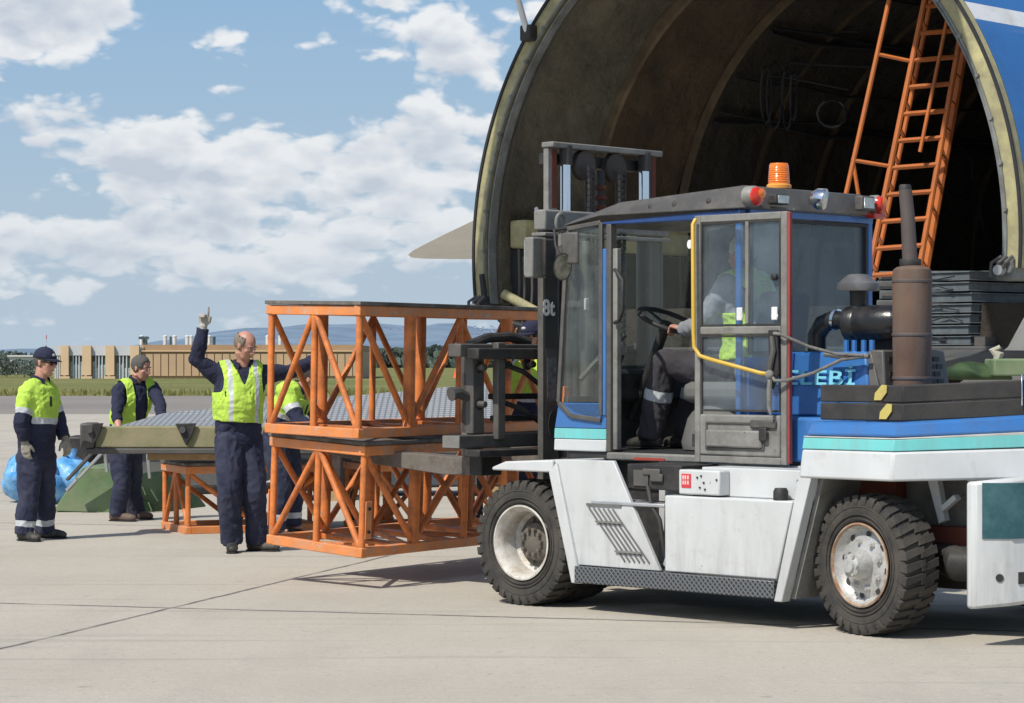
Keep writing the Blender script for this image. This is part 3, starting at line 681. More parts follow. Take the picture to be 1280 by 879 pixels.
# ================================================================== cargo aircraft with its nose open
TP = R(43); PC = Vector((2.21, 26.5, 2.76)); RX, RZ = 3.6, 3.86
FLOOR = 1.72
bluep = mat('aircraft_blue', (.030,.155,.42), rough=.35, var=.06, vscale=.8, coat=.3, bump=.03, dirt=(.03,.10,.28), dirt_amt=.2, dscale=1.5)
whitep = mat('aircraft_white', (.72,.73,.73), rough=.4, var=.05, vscale=.8, bump=.03, dirt=(.45,.44,.40), dirt_amt=.3)
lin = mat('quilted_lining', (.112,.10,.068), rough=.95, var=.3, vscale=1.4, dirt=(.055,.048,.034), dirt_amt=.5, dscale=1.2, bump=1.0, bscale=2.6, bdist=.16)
lin2 = mat('dark_lining', (.040,.031,.020), rough=.95, var=.4, vscale=1.0, dirt=(.025,.02,.016), dirt_amt=.5, dscale=1.0, bump=1.0, bscale=2.2, bdist=.2)  # colour lowered so it carries the shade deep in the hold
tan = mat('tan_frame', (.15,.105,.058), rough=.8, var=.3, vscale=2, dirt=(.05,.04,.03), dirt_amt=.4)
rimy = mat('yellow_primer', (.42,.385,.19), rough=.7, var=.2, vscale=3, dirt=(.22,.20,.14), dirt_amt=.5, dscale=5, bump=.2, bscale=18)
rimg = mat('rim_grey', (.20,.21,.20), rough=.6, var=.2, vscale=4, dirt=(.06,.06,.055), dirt_amt=.4)
seal = mat('rubber_seal', (.02,.02,.022), rough=.7)
plane = thing('cargo_aircraft', 'huge blue and white cargo aircraft with its nose raised and the hold open', 'aircraft', PC, -TP)
# local: x across (right side nearer), y aft along the fuselage, z up from the section centre
def sec(a, rx, rz):
    """point of the hull section; a measured from the right side, counter-clockwise"""
    return rx*math.cos(a), rz*math.sin(a)
def low(a, rx=RX, rz=RZ):
    # below the waist the section tucks in to a flat belly
    x,z = sec(a, rx, rz)
    return x,z
A0, A1 = R(-4.5), R(188.5)           # arch runs from right latch over the crown to the left latch
NA = 96
def shell(name, m, r0, r1, y0, y1, a0=A0, a1=A1, par=plane, n=NA, ysteps=1, mats=None, wob=0.0, mi=None, smooth=40):
    """thick curved skin between scale r0 (inner) and r1 (outer)"""
    mb = MB(); k = n+1; ny = ysteps+1
    for rr,flag in ((r0,0),(r1,1)):
        for j in range(ny):
            y = y0+(y1-y0)*j/ysteps
            for i in range(k):
                a = a0+(a1-a0)*i/n; x,z = sec(a, RX*rr, RZ*rr)
                if wob and flag==0:
                    q = wob*(noise.noise(Vector((a*3.2, y*1.6, 0)))+.5*noise.noise(Vector((a*9, y*5, 3)))); x *= 1+q; z *= 1+q
                mb.v.append(Vector((x,y,z)))
    def idx(f,j,i): return f*ny*k+j*k+i
    def addf(f, m_=0): mb.f.append(f); mb.m.append(m_)
    for j in range(ysteps):
        for i in range(n):
            mm = 0 if mi is None else mi((a0+(a1-a0)*(i+.5)/n), y0+(y1-y0)*(j+.5)/ysteps)
            addf((idx(0,j,i),idx(0,j+1,i),idx(0,j+1,i+1),idx(0,j,i+1)), 0 if mi is None else 2)
            addf((idx(1,j,i),idx(1,j,i+1),idx(1,j+1,i+1),idx(1,j+1,i)), mm)
    for i in range(n):
        addf((idx(0,0,i),idx(0,0,i+1),idx(1,0,i+1),idx(1,0,i)), 0 if mi is None else 2); addf((idx(0,ysteps,i),idx(1,ysteps,i),idx(1,ysteps,i+1),idx(0,ysteps,i+1)), 0 if mi is None else 2)
    for i in (0,n):
        for j in range(ysteps): addf((idx(0,j,i),idx(1,j,i),idx(1,j+1,i),idx(0,j+1,i)), 0 if mi is None else 2)
    return mb.build(name, mats or m, par, smooth=smooth)
def paint(a, y):
    z = math.sin(a)*RZ; 
    if a > R(90): return 1 if z < 1.0 else 0
    if z < -.35: return 1
    if 2.13 < z < 2.32: return 1
    return 0
shell('fuselage', None, .965, 1.0, .10, 30, n=300, ysteps=10, mats=[bluep, whitep, lin2], mi=paint)
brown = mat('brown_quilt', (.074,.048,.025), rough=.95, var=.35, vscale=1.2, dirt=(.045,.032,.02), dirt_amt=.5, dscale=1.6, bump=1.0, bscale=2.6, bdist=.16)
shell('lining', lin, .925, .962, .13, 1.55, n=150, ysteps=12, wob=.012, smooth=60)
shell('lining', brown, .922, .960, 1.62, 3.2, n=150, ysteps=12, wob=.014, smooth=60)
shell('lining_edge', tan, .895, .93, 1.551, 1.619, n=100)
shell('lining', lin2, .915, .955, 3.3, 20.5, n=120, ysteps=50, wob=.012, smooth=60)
for j,y in enumerate((3.25, 4.6, 5.9, 7.2, 8.5, 9.8, 11.1, 12.4, 13.7, 15.0, 16.3, 17.6, 18.9)):
    shell('frame_rib', tan if j in (0,) else brown, .90, .925, y-.025, y+.025, n=80)
# sloping tan stringers and a pale edge strip
shell('door_rim', rimy, .952, .999, -.02, .12, n=120)
shell('rim_seal', seal, .994, 1.003, -.04, -.021, n=120)
shell('inner_rim', rimg, .938, .944, .0, .12, n=120)
shell('rim_flange', rimg, .950, .957, -.035, -.022, n=120)
# studs on the rim
for a in range(4, 188, 7):
    x,z = sec(R(a), RX*.955, RZ*.955); MB().tube((x,-.05,z),(x,.0,z),.022,n=8).build('rim_bolt', rimg, plane)
# latch blocks at both ends of the arch
for a,s_ in ((A0,1),(A1,-1)):
    x,z = sec(a, RX*.965, RZ*.965)
    mb = MB(); mb.box((x-.12,-.08,z-.13),(x+.07,.2,z+.10)); l_ = mb.build('latch', rimg if s_>0 else black, plane, bevel=.03)
    for q in range(3):
        MB().path([(x-.13+q*.06,-.14,z-.09+q*.03),(x-.10+q*.08,-.17,z+.04),(x-.02+q*.06,-.12,z+.10)], .018, 8).build('claw', dkgrey, l_)
    MB().tube((x-.03,-.18,z-.03),(x-.03,-.10,z-.03),.05,n=14).build('latch_pin', alum, l_)
# lower hull: from waist down to the belly, right side stands lower than the left lip
mb = MB()
bel = [(-3.55,-.62),(-3.50,-.66),(-3.2,-.95),(-2.6,-1.35),(-1.6,-1.62),(0,-1.72),(1.6,-1.62),(2.7,-1.40),(3.25,-1.05),(3.52,-.62)]
for y in (.3, 30):
    for x,z in bel: mb.v.append(Vector((x,y,z)))
k = len(bel)
for i in range(k-1): mb.f.append((i,i+1,k+i+1,k+i)); mb.m.append(0)
mb.f.append(tuple(range(k))); mb.m.append(1); mb.f.append(tuple(range(2*k-1,k-1,-1))); mb.m.append(0)
mb.f.append((0,k,2*k-1,k-1)); mb.m.append(0)
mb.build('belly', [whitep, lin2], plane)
zf = FLOOR-PC.z
floorm = mat('hold_floor', (.055,.058,.058), rough=.7, var=.3, vscale=2, dirt=(.11,.10,.09), dirt_amt=.4)
MB().box((-2.9,.0,zf-.12),(3.2,20.5,zf)).build('hold_floor', floorm, plane, bevel=.02)
for x in (-3.05,-2.2,3.0): MB().box((x,.1,zf+.003),(x+.12,20,zf+.09)).build('floor_rail', dkgrey, plane)
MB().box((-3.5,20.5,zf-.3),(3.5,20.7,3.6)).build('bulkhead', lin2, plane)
for x in (-1.4,-.5): MB().box((x,19.2,.6),(x+.55,19.4,1.5)).build('equipment_panel', seal, plane)
# side wall trim low on the left: yellow green cap, dark recess, white pipe, diagonal strut
MB().box((-3.30,.25,.10),(-3.05,3.2,.42)).build('side_rail', rimy, plane, bevel=.03)
MB().box((-3.33,.3,-.85),(-3.22,3.2,.09)).build('side_recess', seal, plane)
MB().path([(-2.93,.3,.55),(-2.87,.3,.45),(-2.87,.3,-.7)], .022, 10).build('white_pipe', whitep, plane)
MB().tube((-3.25,.1,-.42),(-2.2,.45,-.98),.055,n=12).build('strut', rimy, plane)
for i,(x,z0,z1) in enumerate(((-3.1,-.8,0),(-3.18,-.7,.1),(-2.98,-.8,.05))): MB().path([(x,.28,z1),(x+.03,.26,(z0+z1)/2),(x-.02,.28,z0)], .014, 6).build('cable', dkgrey, plane)
MB().path([(-3.45,-.04,-.2),(-3.4,-.05,-.5),(-3.2,0,-.72),(-2.6,.1,-.86)], .035, 8).build('hose', seal, plane)
# wiring looms along the hold wall
random.seed(5)
def wall(ang, y, r_=.89): x,z = sec(R(ang), RX*r_, RZ*r_); return Vector((x,y,z))
for ang,r_ in ((150,.018),(148,.012),(128,.022),(126,.012),(112,.016),(140,.01)):
    pts = [wall(ang+1.6*noise.noise(Vector((y*.8,ang,0))), y, .895) for y in [3.4+.45*i for i in range(38)]]
    MB().path(pts, r_*1.6, 6).build('cable', seal, plane)
def loop(ang, y, w_, h_, par):
    c_ = wall(ang, y, .86); p = [c_+Vector((.02*i, w_*math.sin(i/10*2*math.pi)*.5*(1+.2*noise.noise(Vector((i,y,0)))), -h_*(1-math.cos(i/10*2*math.pi))/2)) for i in range(11)]
    MB().path(p, .022, 6).build('cable_loop', seal, par)
for ang,y,w_,h_ in ((150,9.5,1.3,1.3),(132,10.6,.7,1.9),(131,11.0,.9,2.0),(130,11.4,1.2,1.8),(128,13.5,1.8,1.2),(147,8.2,1.0,.8)): loop(ang,y,w_,h_,plane)
# bunches of black cable hanging from the ceiling run, and thin lashing lines
def PLa(px,py,Y): return Matrix.Rotation(TP,4,'Z') @ (at(px,py,Y)-PC)
for (px,py,wd,ht,Y_) in ((958,82,14,72,30.5),(968,78,18,84,30.7),(984,84,14,78,30.6),(992,90,10,60,30.4),(908,95,34,48,31.5),(1040,125,38,34,29.5),(880,60,22,34,32)):
    p = [PLa(px+wd*.5*math.sin(i/12*2*math.pi)*(1+.15*math.sin(px)), py+ht*(1-math.cos(i/12*2*math.pi))/2, Y_+.1*math.sin(i)) for i in range(13)]
    MB().path(p, .016, 6).build('cable_loop', seal, plane)
for pts in (((850,12),(905,22),(960,30),(1020,38),(1072,40)),((855,75),(880,58),(930,72),(1010,80),(1090,84)),((860,82),(900,92),(980,96),(1060,112)),((700,60),(760,100),(820,112),(880,108)),((735,170),(790,150),(840,152))):
    MB().path([PLa(a,b_,31.2) for a,b_ in pts], .018, 6).build('cable', seal, plane)
# raised nose visor hinged at the crown, high above the opening
mb = MB(); n = 40; m_ = 12
for j in range(m_+1):
    t = j/m_; s_ = math.sqrt(max(0,1-t**1.8))*.98+.02
    for i in range(n+1):
        a = A0+(A1-A0)*i/n; x = RX*math.cos(a)*s_; z = (RZ*math.sin(a)-RZ)*s_; y = -5.6*t
        # turned up about the crown hinge
        th_ = R(72); zz = z*math.cos(th_)-y*math.sin(th_)*1; yy = y*math.cos(th_)+z*math.sin(th_)
        mb.v.append(Vector((x, yy-.15, RZ+.35+zz)))
for j in range(m_):
    for i in range(n): mb.f.append((j*(n+1)+i, j*(n+1)+i+1, (j+1)*(n+1)+i+1, (j+1)*(n+1)+i)); mb.m.append(0)
v_ = mb.build('nose_visor', whitep, plane, smooth=60)
so_ = v_.modifiers.new('solid','SOLIDIFY'); so_.thickness = .12
x,z = sec(R(139.5), RX*.99, RZ*.99)
MB().path([(x+.02,-.10,z-.02),(x-.12,-.5,z+1.3),(x-.25,-1.0,z+2.6)], .035, 10).build('visor_strut', whitep, plane)
MB().box((x-.07,-.14,z-.1),(x+.09,.02,z+.08)).build('strut_foot', black, plane, bevel=.02)
# far left wing tip seen beyond the fuselage
def PL(v): return Matrix.Rotation(TP,4,'Z') @ (Vector(v)-PC)
T1 = PL(at(510,318.5,65)); TA = PL(at(604,324,66.5)); TB = PL(at(604,270,60)); RA = PL(Vector((8,52,5.6))); RB = PL(Vector((14,42,6.4)))
def wingsheet():
    mb = MB(); edge0 = [T1, PL(at(514,322,65.1)), PL(at(530,323.5,65.3)), PL(at(560,324,65.8)), TA, RA]; edge1 = [T1, PL(at(516,313.5,64.6)), PL(at(530,306,63.8)), PL(at(560,291,62)), TB, RB]
    mb.v = []; k = len(edge0)
    for d in (0,1):
        for a,b_ in zip(edge0, edge1):
            for q in (0,.25,.5,.75,1):
                p = a.lerp(b_,q); th_ = .35*math.sin(math.pi*min(1,q+.0))*(a-b_).length/8
                mb.v.append(p+Vector((0,0,th_ if d else -th_*.25)))
    for d in (0,1):
        for i in range(k-1):
            for q in range(4):
                b0 = d*k*5+i*5+q; mb.f.append((b0,b0+1,b0+6,b0+5)); mb.m.append(0)
    return mb
wing = wingsheet().build('wing', mat('wing_grey',(.66,.65,.60), rough=.5, var=.08, vscale=.6, bump=0), plane, smooth=60)
# ================================================================== orange ladder inside the hold
lad = thing('boarding_ladder', 'tall orange lattice ladder standing inside the aircraft hold', 'ladder', at(1110,330,25.8))
ol = lad.location; lo_ = mat('ladder_orange', (.55,.155,.032), rough=.5, var=.2, dirt=(.2,.08,.04), dirt_amt=.35)
def lp(px,py,Y=25.8): return at(px,py,Y)-ol
def bar(nm,a,b_,w_=.045): MB().tube(a,b_,w_/2,n=8).build(nm, lo_, lad)
SL = lambda t: lp(1160-78*t, -20+380*t)            # left stile
SR = lambda t: lp(1212-67*t, -20+380*t)            # right stile
SB = lambda t: lp(1168-78*t, -20+380*t, 26.5)
SC = lambda t: lp(1220-67*t, -20+380*t, 26.5)
bar('stile', SL(0), SL(1), .06); bar('stile', SR(0), SR(1), .06); bar('stile', SB(0), SB(1), .05); bar('stile', SC(0), SC(1), .085)
bar('stile', lp(1193,-20,25.7), lp(1150,190,25.7), .04)
for i in range(11):
    t = .075+i*.0885
    bar('rung', SL(t), SR(t-.012), .05)
    MB().bar(SL(t+.04), SB(t+.07), .035,.02).build('tie', lo_, lad); MB().bar(SR(t+.04), SC(t+.06), .035,.02).build('tie', lo_, lad)
bar('rail', lp(1116,-20), lp(1056,250), .05); bar('rail', lp(1067,205,26), lp(1076,262,26), .04)
bar('tie', lp(1098,68), SL(.255), .04); bar('tie', lp(1064,200), SL(.60), .04)
for f in (0,1): pass
bar('leg', SL(1), Vector((SL(1).x-.1, SL(1).y, FLOOR-ol.z+.01)), .06); bar('leg', SC(1), Vector((SC(1).x-.1, SC(1).y, FLOOR-ol.z+.01)), .06)
# ================================================================== stacks of grey panels in the hold
steelp = mat('stacked_panel', (.125,.145,.15), rough=.6, var=.2, vscale=4, dirt=(.07,.08,.085), dirt_amt=.5, dscale=5)
for k in range(7):
    p = at(1212,431,24.6); Yk = 24.6
    mb = MB(); h = .105
    mb.box((0,0,0),(.66+.02*random.random(),2.6,.088)); 
    t_ = thing('steel_panel', ['grey steel panel at the bottom of the front stack in the hold','grey steel panel second from the bottom of the front stack in the hold','grey steel panel third from the bottom of the front stack in the hold','grey steel panel in the middle of the front stack in the hold','grey steel panel third from the top of the front stack in the hold','grey steel panel second from the top of the front stack in the hold','grey steel panel on top of the front stack in the hold'][k], 'steel panel',
              (p.x+random.uniform(-.02,.02), Yk, FLOOR+.01+k*h), R(40), group='steel panels of the front stack')
    mb = MB(); mb.box((0,0,0),(2.3,.62,.012)); mb.box((0,0,.076),(2.3,.62,.09)); mb.box((.02,.02,.012),(2.28,.6,.076)); mb.build('sheet', steelp, t_, bevel=.003)
    if k in (0,2,3,5,6):
        mb = MB(); mb.path([(-.012,.08+.3*random.random()+.1*i,random.uniform(.01,.08)) for i in range(5)], .007, 6); mb.build('wire_tie', seal, t_)
for k in range(8):
    p = at(1190,431,27.6)
    t_ = thing('steel_panel', 'long grey steel panel, number %s from the floor in the rear stack of the hold' % ['one','two','three','four','five','six','seven','eight'][k], 'steel panel', (p.x-.3+random.uniform(-.02,.02), 27.6, FLOOR+.01+k*.105), -R(8), group='steel panels of the rear stack')
    mb = MB(); mb.box((-.5,0,0),(2.6,.62,.09)); mb.build('sheet', steelp, t_, bevel=.006)
    MB().box((-.48,-.02,.03),(2.58,-.002,.06)).build('edge_channel', dkgrey, t_)
# green tarpaulin bundle at the threshold of the hold
tp = mat('tarp_green', (.022,.055,.016), rough=.7, var=.4, vscale=4, dirt=(.06,.09,.035), dirt_amt=.4, bump=.6, bscale=9)
pp = at(1222,472,22.6); mb = MB(); mb.box((-.6,-.3,0),(.9,.5,.22))
mb = MB(); mb.ell((.0,.0,.05),(.30,.3,.11),n=40)
for v in mb.v: v.z += .05*noise.noise(v*5); v.x += .05*noise.noise(v*4+Vector((3,0,0))); v.z = max(v.z,0)
tb = mb.build('tarp_bundle', tp, smooth=60); tb.location = (pp.x, pp.y, pp.z-.02); tag(tb, 'crumpled dark green tarpaulin bundle lying on the loading ramp', 'tarpaulin')
mb = MB(); mb.box((-.1,-.1,0),(.9,.35,.15)); gb = mb.build('green_box', green, bevel=.015); gb.location = at(1254,470,22.3); tag(gb, 'pale green metal box on the loading ramp beside the tarpaulin', 'box')
k_ = MB(); k_.path([(0,0,0),(.02,0,.06),(-.03,.02,.1),(.03,0,.13)], [.035,.05,.04,.02], 8); kb = k_.build('rope_knot', mat('pale_rope',(.4,.38,.3),rough=.9)); kb.location = at(1246,452,22.3); tag(kb,'pale rope knot lying on the green bundle at the ramp','rope')
# loading ramp from the sill down to the ground
rp = thing('loading_ramp', 'dark steel loading ramp under the open nose of the aircraft', 'ramp', PC+Vector((0,0,-PC.z)), -TP)
mb = MB(); mb.prism([(-.2,.05,FLOOR-.03),(3.3,.05,FLOOR-.03),(3.3,-2.2,1.42),(-.2,-2.2,1.42)], (0,0,-.12)); mb.build('ramp_plate', floorm, rp, bevel=.01)
for x in (.2,1.6,3.0): MB().bar((x,-2.0,1.3),(x,-2.0,0),.12,.12).build('support_leg', dkgrey, rp, bevel=.01)
# ================================================================== forklift; local x = rearwards, y = inwards (away), z up
fk = thing('forklift', 'large white blue and grey forklift with its cab door open and a driver inside', 'forklift', (.062,16.32,0), -R(44))
fwhite = mat('truck_white', (.55,.565,.56), grime=(.15,.75,(.20,.185,.16)), chips=(.12,.10,.085), chip_amt=.35, rough=.42, var=.06, vscale=2.5, dirt=(.36,.34,.30), dirt_amt=.12, dscale=9, bump=.35, bscale=2.6, bdist=.03, coat=.15)
fblue = mat('truck_blue', (.034,.155,.42), grime=(.9,1.3,(.10,.13,.17)), chips=(.25,.27,.28), chip_amt=.25, rough=.35, var=.08, vscale=2, dirt=(.03,.08,.22), dirt_amt=.25, dscale=5, coat=.4, bump=.04)
fteal = mat('truck_teal', (.15,.55,.53), chips=(.4,.42,.4), chip_amt=.4, grime=(.9,1.3,(.2,.24,.23)), rough=.4, var=.08, vscale=3, dirt=(.2,.4,.4), dirt_amt=.25, bump=.04)
fgrey = mat('truck_grey', (.075,.072,.066), chips=(.17,.155,.14), chip_amt=.35, rough=.5, var=.12, vscale=3, dirt=(.14,.12,.10), dirt_amt=.35, dscale=6, bump=.1, coat=.1)
fgrey2 = mat('truck_grey_light', (.23,.225,.205), chips=(.07,.06,.055), chip_amt=.4, rough=.55, var=.15, vscale=3, dirt=(.09,.08,.07), dirt_amt=.4, dscale=6, bump=.1)
fdark = mat('truck_dark', (.022,.022,.022), rough=.6, var=.3, vscale=5, dirt=(.07,.06,.05), dirt_amt=.35, dscale=7)
rubber = mat('tyre_rubber2', (.030,.029,.027), rough=.85, var=.25, vscale=9, dirt=(.085,.075,.062), dirt_amt=.5, dscale=5, bump=.25, bscale=50)
rusty = mat('rust_red', (.15,.035,.018), rough=.8, var=.3, dirt=(.05,.03,.02), dirt_amt=.4)
rimw = mat('rim_white', (.60,.59,.55), rough=.5, var=.1, dirt=(.30,.23,.15), dirt_amt=.45, dscale=9, bump=.1)
hubg = mat('hub_grey', (.16,.145,.12), rough=.7, var=.3, vscale=12, dirt=(.07,.055,.04), dirt_amt=.5, dscale=12)
hubs = mat('hub_silver', (.50,.50,.48), rough=.45, metal=.35, var=.2, vscale=9, dirt=(.16,.135,.11), dirt_amt=.3, dscale=16)
chrome = mat('chrome', (.75,.77,.80), rough=.12, metal=1, var=.02, bump=0)
yel = mat('yellow_rail', (.62,.40,.05), rough=.4, var=.08, dirt=(.3,.18,.05), dirt_amt=.25)
redseal = mat('red_seal', (.26,.045,.04), rough=.6, var=.15)
tealpanel = mat('dark_teal_panel', (.022,.085,.10), rough=.45, var=.2, vscale=3, dirt=(.06,.15,.16), dirt_amt=.4, dscale=6)
cabglass = glass('cab_glass', (.93,.96,.95), .05, (.4,.42,.40)); doorglass = glass('door_glass', (.90,.94,.96), .085, (.34,.40,.44)); rearglass = glass('rear_glass', (.86,.91,.93), .085, (.34,.39,.41))  # grey-blue film colours also paint in the reflected sky
def FB(name, m, lo, hi, par=None, bevel=.006): return MB().box(lo,hi).build(name, m, par or fk, bevel=bevel)
CW = 2.24         # overall width
def mirror(y): return CW-y
# ---------------- wheels
def tyre(par, wd=.225, Rr=.405, rim=.238):
    mb = MB(); w2 = wd
    prof = [(rim,.012),(rim+.012,.0),(rim+.05,-.006),(Rr-.07,-.012),(Rr-.03,-.004),(Rr-.016,.015),(Rr-.012,w2-.015),(Rr-.03,w2+.004),(Rr-.07,w2+.012),(rim+.05,w2+.006),(rim,w2-.012)]
    mb.lathe(prof, (0,0,0), (0,1,0), 72, closed=True)
    for q in (.262,.285,.33): mb.lathe([(q,-.0115),(q+.004,-.0155),(q+.008,-.0115)], (0,0,0), (0,1,0), 72, cap=False)
    n = 34
    for i in range(n):
        for sd_ in (0,1):
            a = 2*math.pi*(i+.5*sd_)/n; da = 2*math.pi/n*.36
            def P(r_,aa,y): return (r_*math.cos(aa), y, r_*math.sin(aa))
            ya,yb = (-.010,w2*.56) if sd_==0 else (w2*.44,w2+.010)
            sk = .09 if sd_==0 else -.09
            yo = ya if sd_==0 else yb; yi = yb if sd_==0 else ya
            ro,ri = Rr+.001, Rr-.035
            v = [P(ri,a-da,yo),P(ri,a+da,yo),P(ro-.008,a+da*.9,yo),P(ro-.008,a-da*.9,yo),
                 P(ri,a-da*.7+sk,yi),P(ri,a+da*.7+sk,yi),P(ro+.004,a+da*.6+sk,yi),P(ro+.004,a-da*.6+sk,yi)]
            mb.add(v, [(0,1,2,3),(7,6,5,4),(0,4,5,1),(1,5,6,2),(2,6,7,3),(3,7,4,0)])
            # shoulder block down the sidewall
            yo2 = yo-.004 if sd_==0 else yo+.004
            v = [P(Rr-.065,a-da*.8,yo),P(Rr-.065,a+da*.8,yo),P(ro-.010,a+da*.9,yo),P(ro-.010,a-da*.9,yo),
                 P(Rr-.055,a-da*.7,yo2),P(Rr-.055,a+da*.7,yo2),P(ro-.018,a+da*.8,yo2),P(ro-.018,a-da*.8,yo2)]
            mb.add(v, [(0,1,2,3),(7,6,5,4),(0,4,5,1),(1,5,6,2),(2,6,7,3),(3,7,4,0)])
    return mb.build('tyre', rubber, par, smooth=30)
def wheel(x, y, kind, flip=False, rz=0, dual=True):
    w_ = bpy.data.objects.new('wheel', None); COL.objects.link(w_); w_.parent = fk; w_.location = (x,y,.405); w_.rotation_euler = (0,0,rz)
    if flip: w_.scale = (1,1,1); w_.rotation_euler = (0,0,rz+math.pi)
    tyre(w_)
    mb = MB()
    if kind == 'front':
        mb.lathe([(.240,.0),(.243,-.010),(.232,-.012),(.222,.0),(.205,.02),(.200,.05),(.196,.15),(.175,.165),(.165,.17)], (0,0,0), (0,1,0), 56, cap=False)
        mb.build('rim', rimw, w_, smooth=50)
        mb = MB(); mb.lathe([(.17,.168),(.13,.172),(.12,.12),(.10,.105),(.0,.10)], (0,0,0), (0,1,0), 40, cap=False)
        for i in range(10):
            a = 2*math.pi*i/10; mb.lathe([(.0,-.03),(.013,-.03),(.013,0)], (.082*math.cos(a),.105,.082*math.sin(a)), (0,1,0), 6)
        for i in range(8):
            a = 2*math.pi*(i+.5)/8; mb.lathe([(.0,.155),(.017,.155),(.017,.17)], (.148*math.cos(a),0,.148*math.sin(a)), (0,1,0), 6)
        mb.build('hub', hubg, w_)
    else:
        mb.lathe([(.240,.0),(.243,-.012),(.233,-.016),(.224,-.004)], (0,0,0), (0,1,0), 56, cap=False)
        mb.build('rim_edge', mat('rusty_rim',(.42,.36,.28),rough=.6,var=.2,dirt=(.24,.10,.04),dirt_amt=.6,dscale=10), w_, smooth=50)
        mb = MB(); mb.lathe([(.224,-.003),(.212,.025),(.190,.045),(.165,.035),(.105,.020),(.09,.015)], (0,0,0), (0,1,0), 56, cap=False)
        for i in range(8):
            a = 2*math.pi*(i+.3)/8; mb.lathe([(0,-.028),(.013,-.028),(.015,-.012),(.021,-.011),(.021,.026)], (.135*math.cos(a),.03,.135*math.sin(a)), (0,1,0), 6)
        mb.build('rim', hubs, w_, smooth=40)
        mb = MB(); mb.lathe([(.092,.016),(.088,-.02),(.070,-.055),(.066,-.075),(.045,-.085),(.04,-.10),(0,-.102)], (0,0,0), (0,1,0), 28)
        for i in range(6):
            a = 2*math.pi*i/6; mb.lathe([(0,-.012),(.010,-.012),(.010,0)], (.058*math.cos(a),-.078,.058*math.sin(a)), (0,1,0), 6)
        mb.build('hub', hubs, w_)
        for i in range(8):
            a = 2*math.pi*(i+.8)/8; mb = MB(); mb.lathe([(.020,0),(.0,.001)], (.178*math.cos(a),.0355,.178*math.sin(a)), (0,1,0), 12)
            mb.build('vent_hole', fdark, w_)
    MB().lathe([(.20,.172),(.20,.18),(0,.18)], (0,0,0), (0,1,0), 32).build('drum', fdark, w_)
    return w_
wheel(0,.0,'front'); wheel(0,.30,'front'); wheel(0,CW,'front',True); wheel(0,CW-.30,'front',True)
wheel(2.64,.05,'rear',rz=-R(12)); wheel(2.64,CW-.05,'rear',True,rz=-R(10))
MB().tube((0,.5,.42),(0,CW-.5,.42),.13,n=20).build('front_axle', fdark, fk)
MB().tube((2.64,.32,.40),(2.64,CW-.32,.40),.10,n=20).build('rear_axle', fdark, fk)
MB().path([(2.8,.55,.45),(3.1,.35,.42),(3.5,.5,.42)],[.09,.10,.10],16).build('steering_cylinder', fdark, fk)
# ---------------- front fender and side panel
MB().prism([(-.22,-.01,.872),(.28,-.01,.885),(.28,-.01,.935),(.85,-.01,.95),(.85,-.01,.953),(.10,-.01,.945),(-.20,-.01,.90)],(0,.0,0)) if False else None
mb = MB(); mb.prism([(-.24,-.03,.865),(.30,-.03,.865),(.30,-.03,.945),(-.12,-.03,.925),(-.24,-.03,.885)], (0,.66,0)); fd = mb.build('front_fender', fwhite, fk, bevel=.012)
mb = MB(); mb.prism([(.27,-.035,.865),(.335,-.035,.93),(.545,-.035,.175),(.465,-.035,.175)], (0,.09,0)); mb.prism([(.30,.05,.86),(.33,.05,.86),(.545,.05,.2),(.51,.05,.2)], (0,.62,0)); mb.build('fender_edge', fwhite, fk, bevel=.006)
mb = MB(); mb.prism([(.30,-.012,.948),(.80,-.012,.953),(1.18,-.012,.29),(.505,-.012,.29)], (0,.03,0)); mb.build('side_panel', fwhite, fk, bevel=.005)
# ladder slots pressed in the side panel: ribbed recess of thin bars
slotm = mat('slot_grey',(.13,.13,.125),rough=.7)
for i in range(6):
    x0 = .60+i*.040; MB().bar((x0,-.018,.655-i*.0005),(x0+.30,-.018,.335+.0*i),.007,.008).build('step_slot', slotm, fk)
MB().bar((.58,-.018,.675),(.87,-.018,.675),.008,.014).build('step_slot', slotm, fk)
for t in (.3,.9): MB().bar((.58+.3*t*.9,-.022,.66-.33*t*.9),(.80+.3*t*.9,-.022,.66-.33*t*.9),.010,.012).build('step_slot', fgrey2, fk)
FB('step_tread', alum, (.62,-.02,.678),(1.22,.26,.70))
